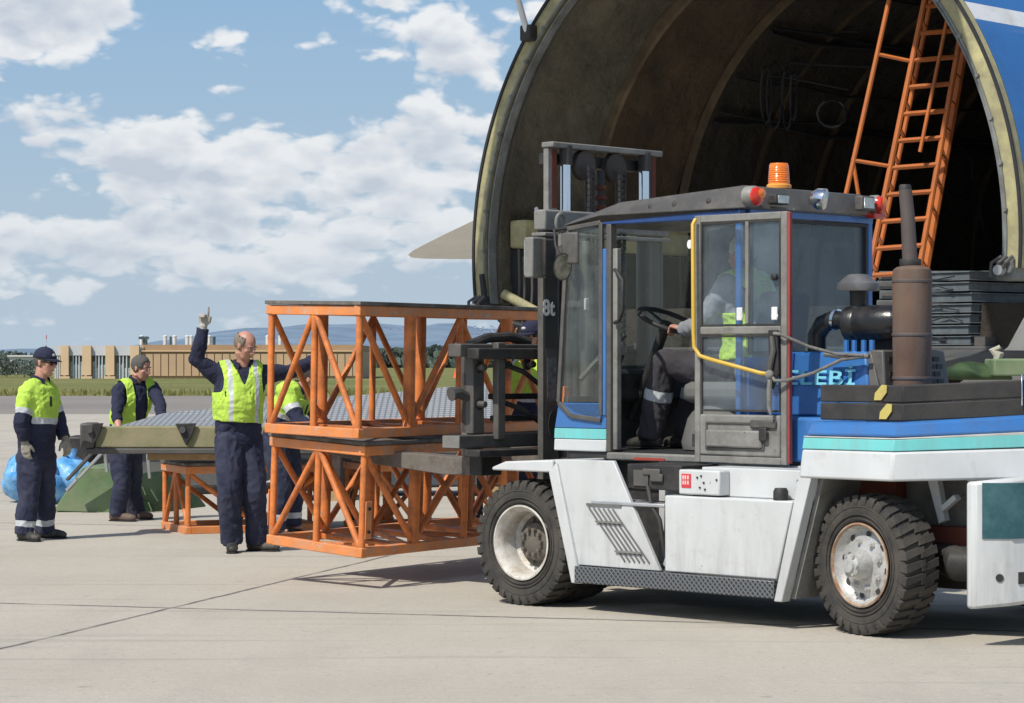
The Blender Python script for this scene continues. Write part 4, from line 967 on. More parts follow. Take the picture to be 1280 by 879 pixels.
# step board with chequer plate front
def chequer():
    m = bpy.data.materials.new('chequer_plate'); m.use_nodes = True; nt = m.node_tree; N = nt.nodes; L = nt.links; b = N['Principled BSDF']
    tc = N.new('ShaderNodeTexCoord'); sp_ = N.new('ShaderNodeSeparateXYZ'); L.new(tc.outputs['Object'], sp_.inputs[0])
    def mm(op,a,b_=None):
        n = N.new('ShaderNodeMath'); n.operation = op
        for i,x in enumerate((a,b_)):
            if x is None: continue
            if isinstance(x,(int,float)): n.inputs[i].default_value = x
            else: L.new(x, n.inputs[i])
        return n.outputs[0]
    u = mm('ADD', sp_.outputs[0], sp_.outputs[2]); v = mm('SUBTRACT', sp_.outputs[0], sp_.outputs[2])
    u = mm('ADD', u, sp_.outputs[1]); fu = mm('FRACT', mm('DIVIDE', u, .036)); fv = mm('FRACT', mm('DIVIDE', v, .036))
    h = mm('MAXIMUM', mm('LESS_THAN', mm('ABSOLUTE', mm('SUBTRACT', fu, .5)), .16), mm('MULTIPLY', mm('LESS_THAN', mm('ABSOLUTE', mm('SUBTRACT', fv, .5)), .14), .8))
    mx = N.new('ShaderNodeMix'); mx.data_type='RGBA'; L.new(h, mx.inputs['Factor']); mx.inputs['A'].default_value=(.05,.052,.055,1); mx.inputs['B'].default_value=(.20,.21,.22,1)
    L.new(mx.outputs['Result'], b.inputs['Base Color']); b.inputs['Roughness'].default_value=.45; b.inputs['Metallic'].default_value=.4
    bp = N.new('ShaderNodeBump'); bp.inputs['Distance'].default_value=.004; L.new(h,bp.inputs['Height']); L.new(bp.outputs[0],b.inputs['Normal']); return m
chq = chequer()
FB('step_board', chq, (.50,-.045,.180),(2.085,.0,.285)); FB('step_top', chq, (.50,.001,.255),(1.24,.34,.284)); FB('sill', fwhite, (.50,.34,.17),(2.1,.42,.30))
# recess behind the step: inner wall, dark box, hose
FB('inner_wall', fwhite, (.8,.42,.30),(2.3,.46,.94)); FB('valve_box', fdark, (.86,.05,.78),(1.30,.41,.935)); 
for (a,b_) in (((.92,.04,.80),(1.04,.045,.90)),((1.06,.03,.83),(1.16,.045,.88)),((1.0,.03,.87),(1.14,.045,.91))): FB('valve', dkgrey, a, b_, None, .01)
MB().path([(1.05,.03,.80),(1.10,.0,.70),(1.17,.0,.60),(1.20,.0,.45),(1.20,.02,.38)], .014, 8).build('hose', fdark, fk)
MB().prism([(1.02,.2,.3),(1.2,.2,.3),(1.2,.2,.62),(1.12,.2,.55)],(0,.2,0)).build('gusset', fwhite, fk)
# fuel box
ft = MB(); ft.prism([(1.225,-.02,.29),(1.225,-.02,.755),(2.205,-.02,.755),(2.085,-.02,.29)], (0,.42,0)); ft = ft.build('fuel_tank', fwhite, fk, bevel=.010)
FB('tank_cover', fwhite, (1.42,.10,.757),(2.3,.45,.93)); 
c_ = MB(); c_.lathe([(.045,0),(.045,.05),(.035,.07),(0,.072)], (2.08,.03,.757), (0,0,1), 16); c_.build('filler_cap', fdark, ft)
p_ = FB('switch_panel', fwhite, (1.32,.0,.765),(1.64,.10,.915), None, .01)
FB('red_label', mat('label_red',(.55,.04,.05),bump=0), (1.345,-.003,.805),(1.42,-.0005,.89), p_, 0); 
for (x,z) in ((1.355,.825),(1.372,.825),(1.392,.825),(1.355,.845),(1.372,.845),(1.392,.845)): FB('label_print', mat('print_pink',(.7,.45,.42),bump=0), (x,-.005,z),(x+.012,-.0033,z+.035), p_, 0)
for x,z in ((1.50,.88),(1.52,.84),(1.47,.87),(1.62,.86),(1.49,.81),(1.53,.80)): MB().tube((x,-.008,z),(x,.0,z),.006,n=8).build('switch', fdark, p_)
# slanted strut in front of the rear wheel
mb = MB(); mb.prism([(2.27,-.045,.905),(2.36,-.045,.905),(2.145,-.045,.165),(2.085,-.045,.165)], (0,.08,0)); mb.build('wheel_arch_strut', fwhite, fk, bevel=.006)
MB().prism([(2.36,.04,.90),(2.39,.04,.90),(2.18,.04,.18),(2.145,.04,.18)], (0,.5,0)).build('arch_liner', fgrey2, fk)
FB('arch_wall', fgrey2, (2.2,.54,.45),(3.42,.58,.95)); FB('rust_beam', rusty, (2.15,.45,.50),(3.4,.53,.62)); FB('rust_beam', rusty, (2.12,.3,.19),(2.3,.5,.28)); FB('rust_plate', rusty, (2.3,.42,.62),(2.62,.53,.9))
MB().prism([(2.86,.38,.93),(2.93,.38,.93),(2.99,.38,.66),(2.95,.38,.64)],(0,.05,0)).build('bracket', fwhite, fk)
MB().bar((3.0,.36,.73),(3.09,.36,.80),.05,.03).build('bracket', fwhite, fk)
MB().prism([(3.1,.4,.92),(3.44,.4,.92),(3.44,.4,.60)],(0,.02,0)).build('gusset', fwhite, fk)
FB('chassis', fdark, (-.2,.58,.25),(3.4,CW-.58,.93))
# ---------------- counterweight band (white / teal / blue) wrapping the rear
plan = [(2.285,-.02),(2.93,-.03),(3.62,.62),(3.68,.80),(3.68,1.44),(3.62,1.62),(2.93,CW+.03),(2.285,CW+.02)]
def band(name, m, z0, z1, off0=0.0, off1=0.0, par=None, rise=.05, bevel=.004, tops=None):
    mb = MB(); cx,cy = 2.8,1.12; k = len(plan)
    for zz,of,top in ((z0,off0,0),(z1,off1,1)):
        for x,y in plan:
            dx,dy = x-cx,y-cy; l_ = math.hypot(dx,dy); q = max(0,(x-2.93)/.75)
            mb.v.append(Vector((x+dx/l_*of, y+dy/l_*of, zz+rise*q*(1.0 if top else .7))))
    mb.f = [tuple(range(k))[::-1], tuple(range(k,2*k))]+[(i,(i+1)%k,k+(i+1)%k,k+i) for i in range(k)]; mb.m = [0]*len(mb.f)
    return mb.build(name, m, par or fk, bevel=bevel)
cwt = band('counterweight', fwhite, .895, 1.062, .035, .012, rise=.03, bevel=.015)
band('teal_stripe', fteal, 1.064, 1.128, .010, .0, cwt, .05); band('white_line', mat('line_grey',(.45,.45,.42),bump=0), 1.1295, 1.138, .001, .001, cwt, .05)
band('blue_band', fblue, 1.1395, 1.225, -.002, -.05, cwt, .06, .02)
# dark planks lying along the counterweight edge
pk = mat('rubber_plank', (.028,.027,.026), rough=.75, var=.2, vscale=5, dirt=(.06,.055,.05), dirt_amt=.35, dscale=5)
P0,P1,P2 = Vector((2.36,.04,0)),Vector((2.93,.05,0)),Vector((3.60,.70,0))
for k,z in enumerate((1.232,1.336)):
    mb = MB(); d = Vector((0,.055,0)); zz = .04
    for a,b_,ra,rb in ((P0,P1,0,.0),(P1,P2,.0,zz)):
        n_ = Vector((b_.y-a.y, -(b_.x-a.x),0)).normalized()*-.055
        v = [a+Vector((0,0,z+ra)),b_+Vector((0,0,z+rb)),b_+n_+Vector((0,0,z+rb)),a+n_+Vector((0,0,z+ra))]
        mb.add(v+[q+Vector((0,0,.100)) for q in v], [(0,3,2,1),(4,5,6,7),(0,1,5,4),(1,2,6,5),(2,3,7,6),(3,0,4,7)])
    mb.build('bumper_plank', pk, fk, bevel=.008)
ylm = mat('yellow_tape',(.62,.52,.13),rough=.6,var=.2,dirt=(.25,.2,.08),dirt_amt=.4,bump=0)
for z0,dx in ((1.350,0),(1.243,.035)):
    x = 2.78+dx; mb = MB(); mb.prism([(x-.035,.036,z0),(x+.012,.036,z0-.0),(x+.05,.036,z0+.045),(x+.052,.036,z0+.085),(x+.018,.036,z0+.088),(x-.03,.036,z0+.04)],(0,.008,0)); mb.build('reflector_tab', ylm, fk)
FB('hanging_wire', chrome, (3.42,.50,1.32),(3.43,.51,1.50))
# ---------------- rear skirt with teal panel
sk = MB(); sk.prism([(3.40,-.02,.21),(3.46,-.03,.21),(3.62,.10,.23),(3.72,.42,.26),(3.72,1.80,.26),(3.62,2.1,.23),(3.46,CW+.03,.21),(3.40,CW+.02,.21)], (0,0,.70)); sk = sk.build('rear_skirt', fwhite, fk, bevel=.02)
def onskirt(t, z, off):   # point on the chamfer from (3.46,-.03) through (3.62,.10) to (3.72,.42)
    pts = [Vector((3.46,-.03,0)),Vector((3.62,.10,0)),Vector((3.72,.42,0)),Vector((3.72,1.2,0))]
    d = 0
    for a,b_ in zip(pts,pts[1:]):
        l_ = (b_-a).length
        if t <= d+l_ or b_ is pts[-1]:
            q = a.lerp(b_,(t-d)/l_); n_ = Vector(((b_-a).y, -(b_-a).x,0)).normalized(); return q+n_*off+Vector((0,0,z))
        d += l_
def skirt_strip(nm, m_, t0, t1, z0, z1, of):
    ts = [t0]+[t for t in (.2062,.5414) if t0 < t < t1]+[t1]; mb = MB(); k = len(ts)
    cen = Vector((3.0,1.1,0))
    for t in ts:
        p = onskirt(t,0,0); n_ = Vector((.62,-.78,0)) if t <= .2061 else Vector((.85,-.5,0)); 
        for o_,z in ((of,z0),(of,z1),(-.01,z1),(-.01,z0)): mb.v.append(p+n_.normalized()*o_+Vector((0,0,z)))
    for i in range(k-1):
        for q_ in range(4): mb.f.append((i*4+q_,i*4+(q_+1)%4,(i+1)*4+(q_+1)%4,(i+1)*4+q_)); mb.m.append(0)
    mb.f += [(0,1,2,3),((k-1)*4,(k-1)*4+1,(k-1)*4+2,(k-1)*4+3)]; mb.m += [0,0]
    return mb.build(nm, m_, sk)
skirt_strip('teal_panel', tealpanel, .045, .53, .60, .905, .008)
skirt_strip('slot', fdark, .25, .50, .35, .415, .005)
q = onskirt(.14,.385,.002); n_ = (onskirt(.14,.385,.02)-q); MB().tube(q-n_*.4,q+n_*.25,.022,n=16).build('round_hole', fdark, sk)
# ---------------- hood with lettering
hd = MB(); hd.prism([(1.50,.62,1.23),(2.30,.62,1.23),(2.24,.66,1.63),(1.50,.66,1.63)], (0,.66,0)); hd = hd.build('engine_hood', fblue, fk, bevel=.02)
FB('hood_base', fblue, (1.45,.42,.96),(2.30,.60,1.235), hd, .02)
FB('hood_deck', fblue, (2.3,.25,1.10),(3.0,CW-.25,1.205), hd, .02)
MB().prism([(1.66,.608,1.25),(1.70,.608,1.25),(1.70,.646,1.62),(1.66,.646,1.62)],(0,.03,0)).build('hood_crease', mat('deep_blue',(.012,.07,.28)), hd)
sl = MB(); sl.prism([(2.31,.60,1.24),(2.42,.60,1.24),(2.27,.66,1.63),(2.245,.66,1.63)],(0,.06,0)); sl.build('hood_corner', fgrey, hd, bevel=.006)
up = Vector((0,.04,.40)).normalized()
cyan = mat('lettering_cyan', (.20,.58,.68), rough=.4, bump=0, var=.05)
vs,fs = text_mesh('ÇELEBİ', .125, (1.50,.622,1.43), (1,0,0), up, .0004, .002, 1.05, 1.66)
mb = MB(); mb.add([v+Vector((0,-.004,0)) for v in vs], fs); mb.build('lettering', cyan, hd, fix=False)
gr = MB(); gr.prism([(2.30,.64,1.20),(2.30,1.36,1.20),(2.26,1.30,1.64),(2.26,.66,1.64)], (.10,0,0)); gr = gr.build('grille_housing', fgrey, hd, bevel=.012)
for i in range(8):
    for j in range(7):
        y = .70+i*.078+(j%2)*.03; z = 1.30+j*.045
        if y+.062 > 1.29-(z-1.3)*.1: continue
        q_ = 2.40-(z-1.20)*.091; MB().box((q_-.01,y,z),(q_+.006,y+.062,z+.028)).build('grille_slot', fdark, gr)
# muffler and exhaust
mf = MB(); mf.lathe([(0,1.38),(.105,1.38),(.115,1.40),(.118,2.08),(.112,2.12),(.09,2.135),(.045,2.145)], (2.47,.80,0), (0,0,1), 32)
mf = mf.build('muffler', mat('muffler_brown',(.135,.072,.044),rough=.75,var=.25,vscale=4,dirt=(.14,.11,.09),dirt_amt=.5,dscale=3,streak=True,bump=.2), fk)
MB().path([(2.46,.80,2.12),(2.455,.80,2.18),(2.445,.79,2.45),(2.435,.78,2.60)], [.052,.046,.042,.040], 20).build('exhaust_pipe', mat('pipe_brown',(.10,.08,.072),rough=.65,var=.2,dirt=(.05,.04,.035),dirt_amt=.4), mf)
MB().lathe([(.037,2.56),(.037,2.62),(.03,2.63)], (2.434,.78,0), (0,0,1), 16).build('soot_tip', fdark, mf)
MB().lathe([(.062,2.14),(.066,2.15),(.066,2.175),(.062,2.185)], (2.457,.80,0), (0,0,1), 18).build('clamp', fdark, mf)
for z in (1.46,1.72,2.04): MB().lathe([(.1185,z),(.1215,z+.004),(.1215,z+.016),(.1185,z+.02)], (2.47,.80,0), (0,0,1), 32).build('seam', mat('pipe_brown',(0,0,0)), mf)
# air cleaner: canister, elbow hose, rain cap
blk = mat('gloss_black', (.014,.014,.015), rough=.28, var=.2, dirt=(.06,.06,.055), dirt_amt=.25)
ac = MB(); ac.lathe([(0,0),(.085,0),(.105,.015),(.108,.08),(.104,.09),(.108,.10),(.106,.34),(.09,.37),(0,.375)], (2.00,.78,1.80), (1,.10,.02), 30); ac = ac.build('air_cleaner', blk, fk)
MB().path([(2.02,.78,1.81),(1.92,.77,1.83),(1.84,.76,1.80),(1.80,.75,1.73),(1.80,.75,1.62)], [.055,.058,.060,.060,.058], 20).build('intake_elbow', blk, ac, smooth=80)
MB().lathe([(.060,-.012),(.066,-.01),(.066,.01),(.060,.012)], (1.93,.77,1.828), (1,.08,-.15), 20).build('hose_clamp', chrome, ac)
MB().lathe([(.05,0),(.05,.12)], (2.08,.79,1.88), (0,0,1), 18).build('intake_neck', fdark, ac)
MB().lathe([(0,.105),(.06,.10),(.125,.045),(.13,.02),(.125,.0),(.06,-.002),(.0,-.002)], (2.08,.79,2.0), (0,0,1), 32).build('rain_cap', mat('rain_cap_grey',(.10,.10,.10),rough=.3,dirt=(.2,.2,.2),dirt_amt=.3), ac)
FB('support_bracket', fdark, (1.95,.85,1.62),(2.3,.95,1.72), ac)
for x in (2.06,2.12,2.19,2.25): MB().tube((x,.70,1.63),(x,.70,1.70),.018,n=8).build('bolt', fblue, ac)
# ---------------- cab
cab = bpy.data.objects.new('cab', None); COL.objects.link(cab); cab.parent = fk
C0,C1 = .44,1.80      # near and far side
zf = .965
FB('cab_floor', fdark, (-.02,C0+.02,zf-.03),(1.42,C1,zf+.02), cab)
FB('door_sill', fgrey2, (.36,C0-.03,.935),(1.20,C0+.06,.985), cab, .012); FB('sill_reflector', mat('red_dull',(.35,.05,.03)), (.60,C0-.036,.942),(.86,C0-.0305,.958), cab, .0)
# front corner: blue lower panel with teal and white stripes, big side window raked forward
def cor(x,z,y=C0): return (x,y,z)
mb = MB(); mb.prism([cor(-.12,1.135),cor(.335,1.135),cor(.335,1.30),cor(-.085,1.30)], (0,.04,0)); mb.build('blue_panel', fblue, cab, bevel=.004)
mb = MB(); mb.prism([cor(-.125,1.065),cor(.335,1.065),cor(.335,1.132),cor(-.12,1.132)], (0,.04,0)); mb.build('teal_panel', fteal, cab, bevel=.002)
mb = MB(); mb.prism([cor(-.13,.985),cor(.335,.985),cor(.335,1.062),cor(-.125,1.062)], (0,.04,0)); mb.build('white_panel', fwhite, cab, bevel=.008)
wn = MB(); wn.prism([cor(-.06,1.305),cor(.02,2.40),cor(.285,2.44),cor(.285,1.305)], (0,.012,0)); wn.prism([cor(-.05,1.30),cor(.285,1.30),cor(.285,1.22),cor(.22,1.205),cor(.05,1.24)],(0,.012,0))
wn.build('window_pane', cabglass, cab)
fr = MB()
for a,b_ in (((-.075,1.30),(.005,2.44)),((.005,2.44),(.30,2.47)),((.30,2.47),(.30,1.22)),((-.075,1.30),(.03,1.215)),((.03,1.215),(.30,1.19))): fr.bar(cor(a[0],a[1],C0-.005),cor(b_[0],b_[1],C0-.005),.03,.028,(0,1,0))
fr.build('window_frame', fgrey, cab, bevel=.004)
FB('blue_pillar', fblue, (.312,C0-.012,1.22),(.342,C0+.03,2.30), cab, .006); FB('door_post', fgrey, (.343,C0-.012,.985),(.385,C0+.05,2.46), cab, .008)
FB('post_cover', fgrey2, (.386,C0+.005,1.0),(.425,C0+.05,2.30), cab, .006)
FB('rear_pillar', fblue, (1.405,C0,1.0),(1.445,C0+.028,2.50), cab, .006)
FB('blue_header', mat('header_blue',(.02,.06,.20),rough=.4), (.30,C0-.01,2.455),(1.45,C0+.05,2.51), cab, .006)
FB('rear_blue_header', fblue, (1.42,C0+.08,2.47),(1.462,C1,2.535), cab, .006); FB('rear_pillar', fblue, (1.40,C1-.05,1.5),(1.46,C1,2.50), cab, .01)
FB('rear_blue_panel', fblue, (1.41,C0+.071,1.0),(1.452,C1,1.60), cab, .006)
FB('rear_window', rearglass, (1.43,C0+.075,1.61),(1.44,C1-.055,2.465), cab, 0); 
rw = MB()
for a,b_ in (((C0+.10,1.62),(C0+.10,2.46)),((C0+.10,2.455),(C1-.07,2.455)),((C1-.07,2.46),(C1-.07,1.62)),((C0+.10,1.625),(C1-.07,1.625))): rw.bar((1.447,a[0],a[1]),(1.447,b_[0],b_[1]),.02,.03,(1,0,0))
rw.build('window_seal', fdark, cab)
# far side and front glass
FB('far_side_panel', fgrey, (0,C1-.03,1.0),(1.40,C1,1.45), cab); FB('far_window', cabglass, (.05,C1-.015,1.45),(1.38,C1-.007,2.46), cab, 0)
for x in (.03,.72,1.37): FB('far_pillar', fgrey, (x-.03,C1-.035,1.4),(x+.03,C1-.0,2.48), cab)
mb = MB(); mb.prism([(-.075,C0+.04,1.35),(-.075,C1-.03,1.35),(.0,C1-.03,2.44),(.0,C0+.04,2.44)], (.008,0,0)); mb.build('windscreen', cabglass, cab)
mb = MB(); mb.prism([(-.12,C0+.045,1.0),(-.12,C1,1.0),(-.08,C1,1.34),(-.08,C0+.045,1.34)], (.04,0,0)); mb.build('front_panel', fgrey, cab)
MB().bar((.06,C0+.25,2.42),(-.02,C0+.42,1.62),.02,.015).build('wiper', fdark, cab)
# roof: grey shell with sloped front, rear face carrying the lamps
rf = MB()
zlo,zhi = 2.512,2.655
v = [(-.03,C0-.02,2.46),(.30,C0-.035,zlo),(1.44,C0-.035,zlo),(1.50,C0+.02,zlo),(1.50,C1-.02,zlo),(1.44,C1+.035,zlo),(.3,C1+.035,zlo),(-.03,C1+.02,2.46),
     (.02,C0+.05,2.50),(.42,C0+.05,2.60),(1.38,C0+.03,zhi),(1.42,C0+.08,zhi+.01),(1.42,C1-.08,zhi+.01),(1.38,C1-.03,zhi),(.42,C1-.05,2.60),(.02,C1-.05,2.50)]
rf.add(v, [tuple(range(8))[::-1]]+[(i,(i+1)%8,8+(i+1)%8,8+i) for i in range(8)]+[(8,9,14,15),(9,10,13,14),(10,11,12,13)])
rf = rf.build('roof', fgrey, cab, bevel=.012)
for x in (.72,.92,1.2): MB().lathe([(.018,-.004),(.018,.008),(.009,.012),(0,.012)], (x,C0-.005,2.555+.03*(x-.72)), (0,-.9,.4), 8).build('roof_screw', fdark, rf)
# beacon
amber = mat('amber_lens', (.85,.20,.015), rough=.12, var=.15, vscale=20, bump=.3, bscale=30, coat=.6)
amb2 = mat('amber_base', (.80,.34,.06), rough=.3, bump=0)
bc = MB(); bc.lathe([(.078,0),(.080,.02),(.068,.03)], (1.34,.96,2.666), (0,0,1), 28); bc = bc.build('beacon', amb2, fk)
MB().lathe([(.068,.031),(.062,.145),(.056,.160),(.0,.166)], (1.34,.96,2.666), (0,0,1), 28).build('lens', amber, bc)
for z in range(7): MB().lathe([(.0685-z*.001,.040+z*.014),(.0705-z*.001,.045+z*.014),(.0680-z*.001,.050+z*.014)], (1.34,.96,2.666), (0,0,1), 28).build('lens_ridge', amber, bc)
# lamps on the rear face
redl = mat('red_lens', (.62,.03,.01), rough=.15, var=.2, bump=.3, bscale=40, coat=.6); cl = mat('clear_lens', (.55,.56,.52), rough=.1, metal=.5, var=.2, vscale=20, bump=.3, bscale=40)
def ell_lamp(y, z, ry, rz, m_, par_name, m2=None):
    l_ = MB(); l_.lathe([(1,-.02),(1,.03),(.9,.045)], (0,0,0), (1,0,0), 26)
    for v_ in l_.v: v_.y *= ry*1.08; v_.z *= rz*1.08; v_.xyz += Vector((1.50,y,z))
    l_ = l_.build(par_name, fgrey2, fk)
    g = MB(); g.lathe([(1,.03),(.93,.055),(.6,.075),(0,.082)], (0,0,0), (1,0,0), 26, mi=0)
    for v_ in g.v: v_.y *= ry; v_.z *= rz; v_.xyz += Vector((1.50,y,z))
    g.build('lens', m_, l_)
    if m2:
        g = MB(); g.lathe([(1,.085),(.5,.092),(0,.094)], (0,0,0), (1,0,0), 20)
        for v_ in g.v: v_.y *= ry*.55; v_.z *= rz*.5; v_.xyz += Vector((1.495,y+.01,z+rz*.3))
        g.build('amber_section', m2, l_)
ell_lamp(.475,2.585,.068,.062,redl,'rear_lamp',amber)
s_ = MB(); s_.box((1.49,.65,2.545),(1.56,.79,2.61)); s_ = s_.build('reversing_lamp', fdark, fk, bevel=.012); MB().box((1.561,.665,2.553),(1.566,.775,2.602)).build('lens', cl, s_, bevel=.003)
# round work lamp
wl = MB(); wl.lathe([(0,-.07),(.04,-.06),(.068,-.02),(.072,.03)], (1.57,1.09,2.595), (.9,.35,-.15), 24); wl = wl.build('work_lamp', chrome, fk)
MB().lathe([(.066,.031),(.05,.042),(0,.046)], (1.57,1.09,2.595), (.9,.35,-.15), 24).build('lens', cl, wl); MB().bar((1.50,1.06,2.58),(1.56,1.08,2.59),.03,.03).build('bracket', fdark, wl)
s_ = MB(); s_.box((1.50,1.54,2.545),(1.565,1.68,2.64)); s_ = s_.build('square_lamp', fgrey, fk, bevel=.01); MB().box((1.566,1.555,2.56),(1.572,1.665,2.628)).build('lens', cl, s_, bevel=.003)
ell_lamp(1.755,2.59,.05,.06,redl,'rear_lamp',amber)
MB().box((1.49,1.68,2.50),(1.56,1.80,2.535)).build('side_marker', redl, fk, bevel=.008)
# ---------------- open door folded back along the cab side (inside face seen)
yd = C0-.10; D0,D1,Z0,Z1 = 1.165,1.885,.945,2.475
door = bpy.data.objects.new('door', None); COL.objects.link(door); door.parent = fk
def ring(name, m, x0,x1,z0,z1,w_,y0,y1,par,bev=.006):
    mb = MB()
    for lo,hi in (((x0,y0,z0),(x0+w_,y1,z1)),((x1-w_,y0,z0),(x1,y1,z1)),((x0+w_+.0005,y0,z1-w_),(x1-w_-.0005,y1,z1)),((x0+w_+.0005,y0,z0),(x1-w_-.0005,y1,z0+w_))): mb.box(lo,hi)
    return mb.build(name, m, par, bevel=bev)
ring('door_frame', fgrey2, D0,D1,Z0,Z1,.045, yd-.005,yd+.03, door)
FB('mid_rail', fgrey2, (D0+.046,yd-.008,1.735),(D1-.046,yd+.028,1.785), door, .008)
FB('door_edge_seal', redseal, (D1+.001,yd-.004,Z0+.01),(D1+.022,yd+.028,Z1-.005), door, .006)
FB('upper_pane', doorglass, (D0+.046,yd+.008,1.786),(D1-.046,yd+.014,Z1-.046), door, 0)
FB('lower_pane', doorglass, (D0+.046,yd+.008,1.265),(D1-.046,yd+.014,1.734), door, 0)
FB('pane_divider', fgrey2, (1.565,yd-.004,1.80),(1.590,yd+.020,Z1-.05), door, .004); ring('pane_seal', fdark, D0+.046,D1-.046,1.786,Z1-.046,.014,yd-.002,yd+.007, door, .002)
ring('pane_seal', fdark, D0+.046,D1-.046,1.262,1.733,.014,yd-.002,yd+.007, door, .002)
whp = mat('white_plastic',(.7,.7,.68),rough=.3,bump=0)
for x in (1.53,1.80):
    mb = MB(); mb.box((x-.022,yd-.018,1.82),(x+.022,yd-.006,1.90)); mb.lathe([(.026,0),(.026,.010),(0,.012)],(x,yd-.006,1.845),(0,-1,0),16); mb.build('window_latch', whp, door, bevel=.006)
mb = MB(); mb.lathe([(.022,0),(.022,.02),(.012,.03),(0,.03)],(1.80,yd-.004,2.08),(0,-1,0),14); mb.build('knob', fdark, door)
# moulded lower panel with pocket
lp_ = MB(); lp_.box((D0+.046,yd-.012,Z0+.046),(D1-.046,yd+.026,1.245)); lp_ = lp_.build('lower_panel', fgrey2, door, bevel=.012)
ring('pocket_rim', fgrey, D0+.10,D1-.16,1.03,1.20,.012,yd-.022,yd-.0125, lp_, .003); FB('pocket_face', fgrey2, (D0+.113,yd-.036,1.043),(D1-.173,yd-.013,1.150), lp_, .02); FB('inner_handle', fdark, (1.70,yd-.045,1.09),(1.76,yd-.03,1.17), lp_, .008); FB('handle_scoop', fgrey, (1.62,yd-.030,1.165),(1.82,yd-.0125,1.215), lp_, .01)
# lock plate and lever
lk = MB(); lk.prism([(1.765,yd-.012,1.76),(1.835,yd-.012,1.76),(1.845,yd-.012,1.50),(1.795,yd-.012,1.40),(1.775,yd-.012,1.50)], (0,-.022,0)); lk = lk.build('lock_plate', fdark, door, bevel=.006)
MB().path([(1.80,yd-.04,1.72),(1.82,yd-.05,1.64),(1.80,yd-.05,1.55),(1.785,yd-.04,1.47)],[.014,.018,.016,.010],8).build('lever', dkgrey, lk)
MB().path([(D0+.03,yd-.03,2.45),(D0+.03,yd-.055,2.42),(D0+.035,yd-.055,1.75),(D0+.04,yd-.055,1.66),(D0+.085,yd-.055,1.605),(D0+.16,yd-.055,1.585),(D1-.16,yd-.055,1.50),(D1-.13,yd-.03,1.495)], .013, 12).build('grab_rail', yel, door, smooth=80)
for z in (2.30,1.08): MB().tube((1.155,yd+.01,z-.04),(1.155,yd+.01,z+.04),.016,n=12).build('hinge', fdark, door)
MB().path([(1.13,yd+.03,2.30),(1.12,yd,2.30)],.028,14).build('round_catch', whp, door)
# worn straps holding the door back
rope = mat('grey_rope',(.20,.19,.17),rough=.9,var=.3,vscale=20,dirt=(.10,.09,.08),dirt_amt=.4,bump=.5,bscale=90)
strap = bpy.data.objects.new('door_strap', None); COL.objects.link(strap); strap.parent = fk
MB().path([(1.81,yd-.03,1.74),(1.87,yd-.05,1.735),(2.0,.40,1.66),(2.12,.52,1.615),(2.27,.58,1.605)], .010, 8).build('rope', rope, strap)
MB().path([(1.79,yd-.05,1.50),(1.84,yd-.06,1.455),(1.90,yd-.03,1.455),(2.02,.42,1.50),(2.14,.54,1.58),(2.27,.585,1.60)], .011, 8).build('rope', rope, strap)
MB().path([(1.80,yd-.05,1.50),(1.805,yd-.07,1.40),(1.80,yd-.065,1.30),(1.81,yd-.06,1.24)], [.012,.016,.014,.007], 8).build('rope_tail', rope, strap)
MB().ell((1.80,yd-.06,1.49),(.028,.024,.03)).build('knot', rope, strap); MB().path([(2.0,.565,1.615),(2.1,.57,1.605),(2.3,.60,1.60)], [.016,.020,.014], 8).build('knot', rope, strap)
# handrail on the door post, steering wheel, seat, dashboard
MB().path([(.42,C0-.01,2.16),(.47,C0-.05,2.15),(.53,C0-.06,2.09),(.53,C0-.06,1.90),(.49,C0-.05,1.83),(.42,C0-.01,1.82)], .013, 10).build('handrail', fdark, cab, smooth=80)
sw = MB(); n_ = 40; ax = Vector((.45,0,1)).normalized(); e1 = Vector((0,1,0)); e2 = ax.cross(e1); cc = Vector((.36,1.02,1.84))
pts = [cc+(e1*math.cos(2*math.pi*i/n_)+e2*math.sin(2*math.pi*i/n_))*.20 for i in range(n_+1)]
sw.path(pts, .016, 10, cap=False)
for a in (90,210,330): sw.tube(cc-ax*.03, cc+(e1*math.cos(R(a))+e2*math.sin(R(a)))*.195, .010)
sw.lathe([(0,-.05),(.04,-.05),(.045,-.01),(0,.0)], cc, ax, 16)
sw = sw.build('steering_wheel', fdark, cab); MB().tube(cc-ax*.04, cc-ax*.04+Vector((-.30,0,-.62)), .035).build('column', fdark, sw)
FB('dashboard', fdark, (-.05,.75,1.30),(.14,1.75,1.52), cab, .03); FB('floor_mat', seal, (0,.5,.986),(1.3,1.75,.992), cab, 0)
st = MB(); st.box((.66,.80,1.30),(1.22,1.34,1.44)); st = st.build('seat_base', mat('seat_grey',(.14,.14,.13),rough=.8,var=.15,dirt=(.08,.08,.07),dirt_amt=.3), cab, bevel=.05)
mb = MB(); mb.prism([(1.16,.84,1.40),(1.28,.84,1.38),(1.36,.84,2.0),(1.26,.84,2.03)], (0,.46,0)); mb.build('seat_back', mat('seat_cloth',(.03,.035,.05),rough=.9), cab, bevel=.05); 
mb = MB(); mb.lathe([(.30,0),(.31,.05),(.27,.20),(.20,.30)], (.86,1.05,1.0), (0,0,1), 24); mb.build('seat_pedestal', mat('seat_grey',(0,0,0)), cab)
MB().path([(.12,.72,1.30),(.20,.70,1.5),(.24,.70,1.62)], [.012,.012,.02], 8).build('lever', fdark, cab); MB().path([(.18,.8,1.75),(.0,.7,1.56),(-.04,.6,1.45)], .02, 8).build('cross_tube', fgrey, cab)
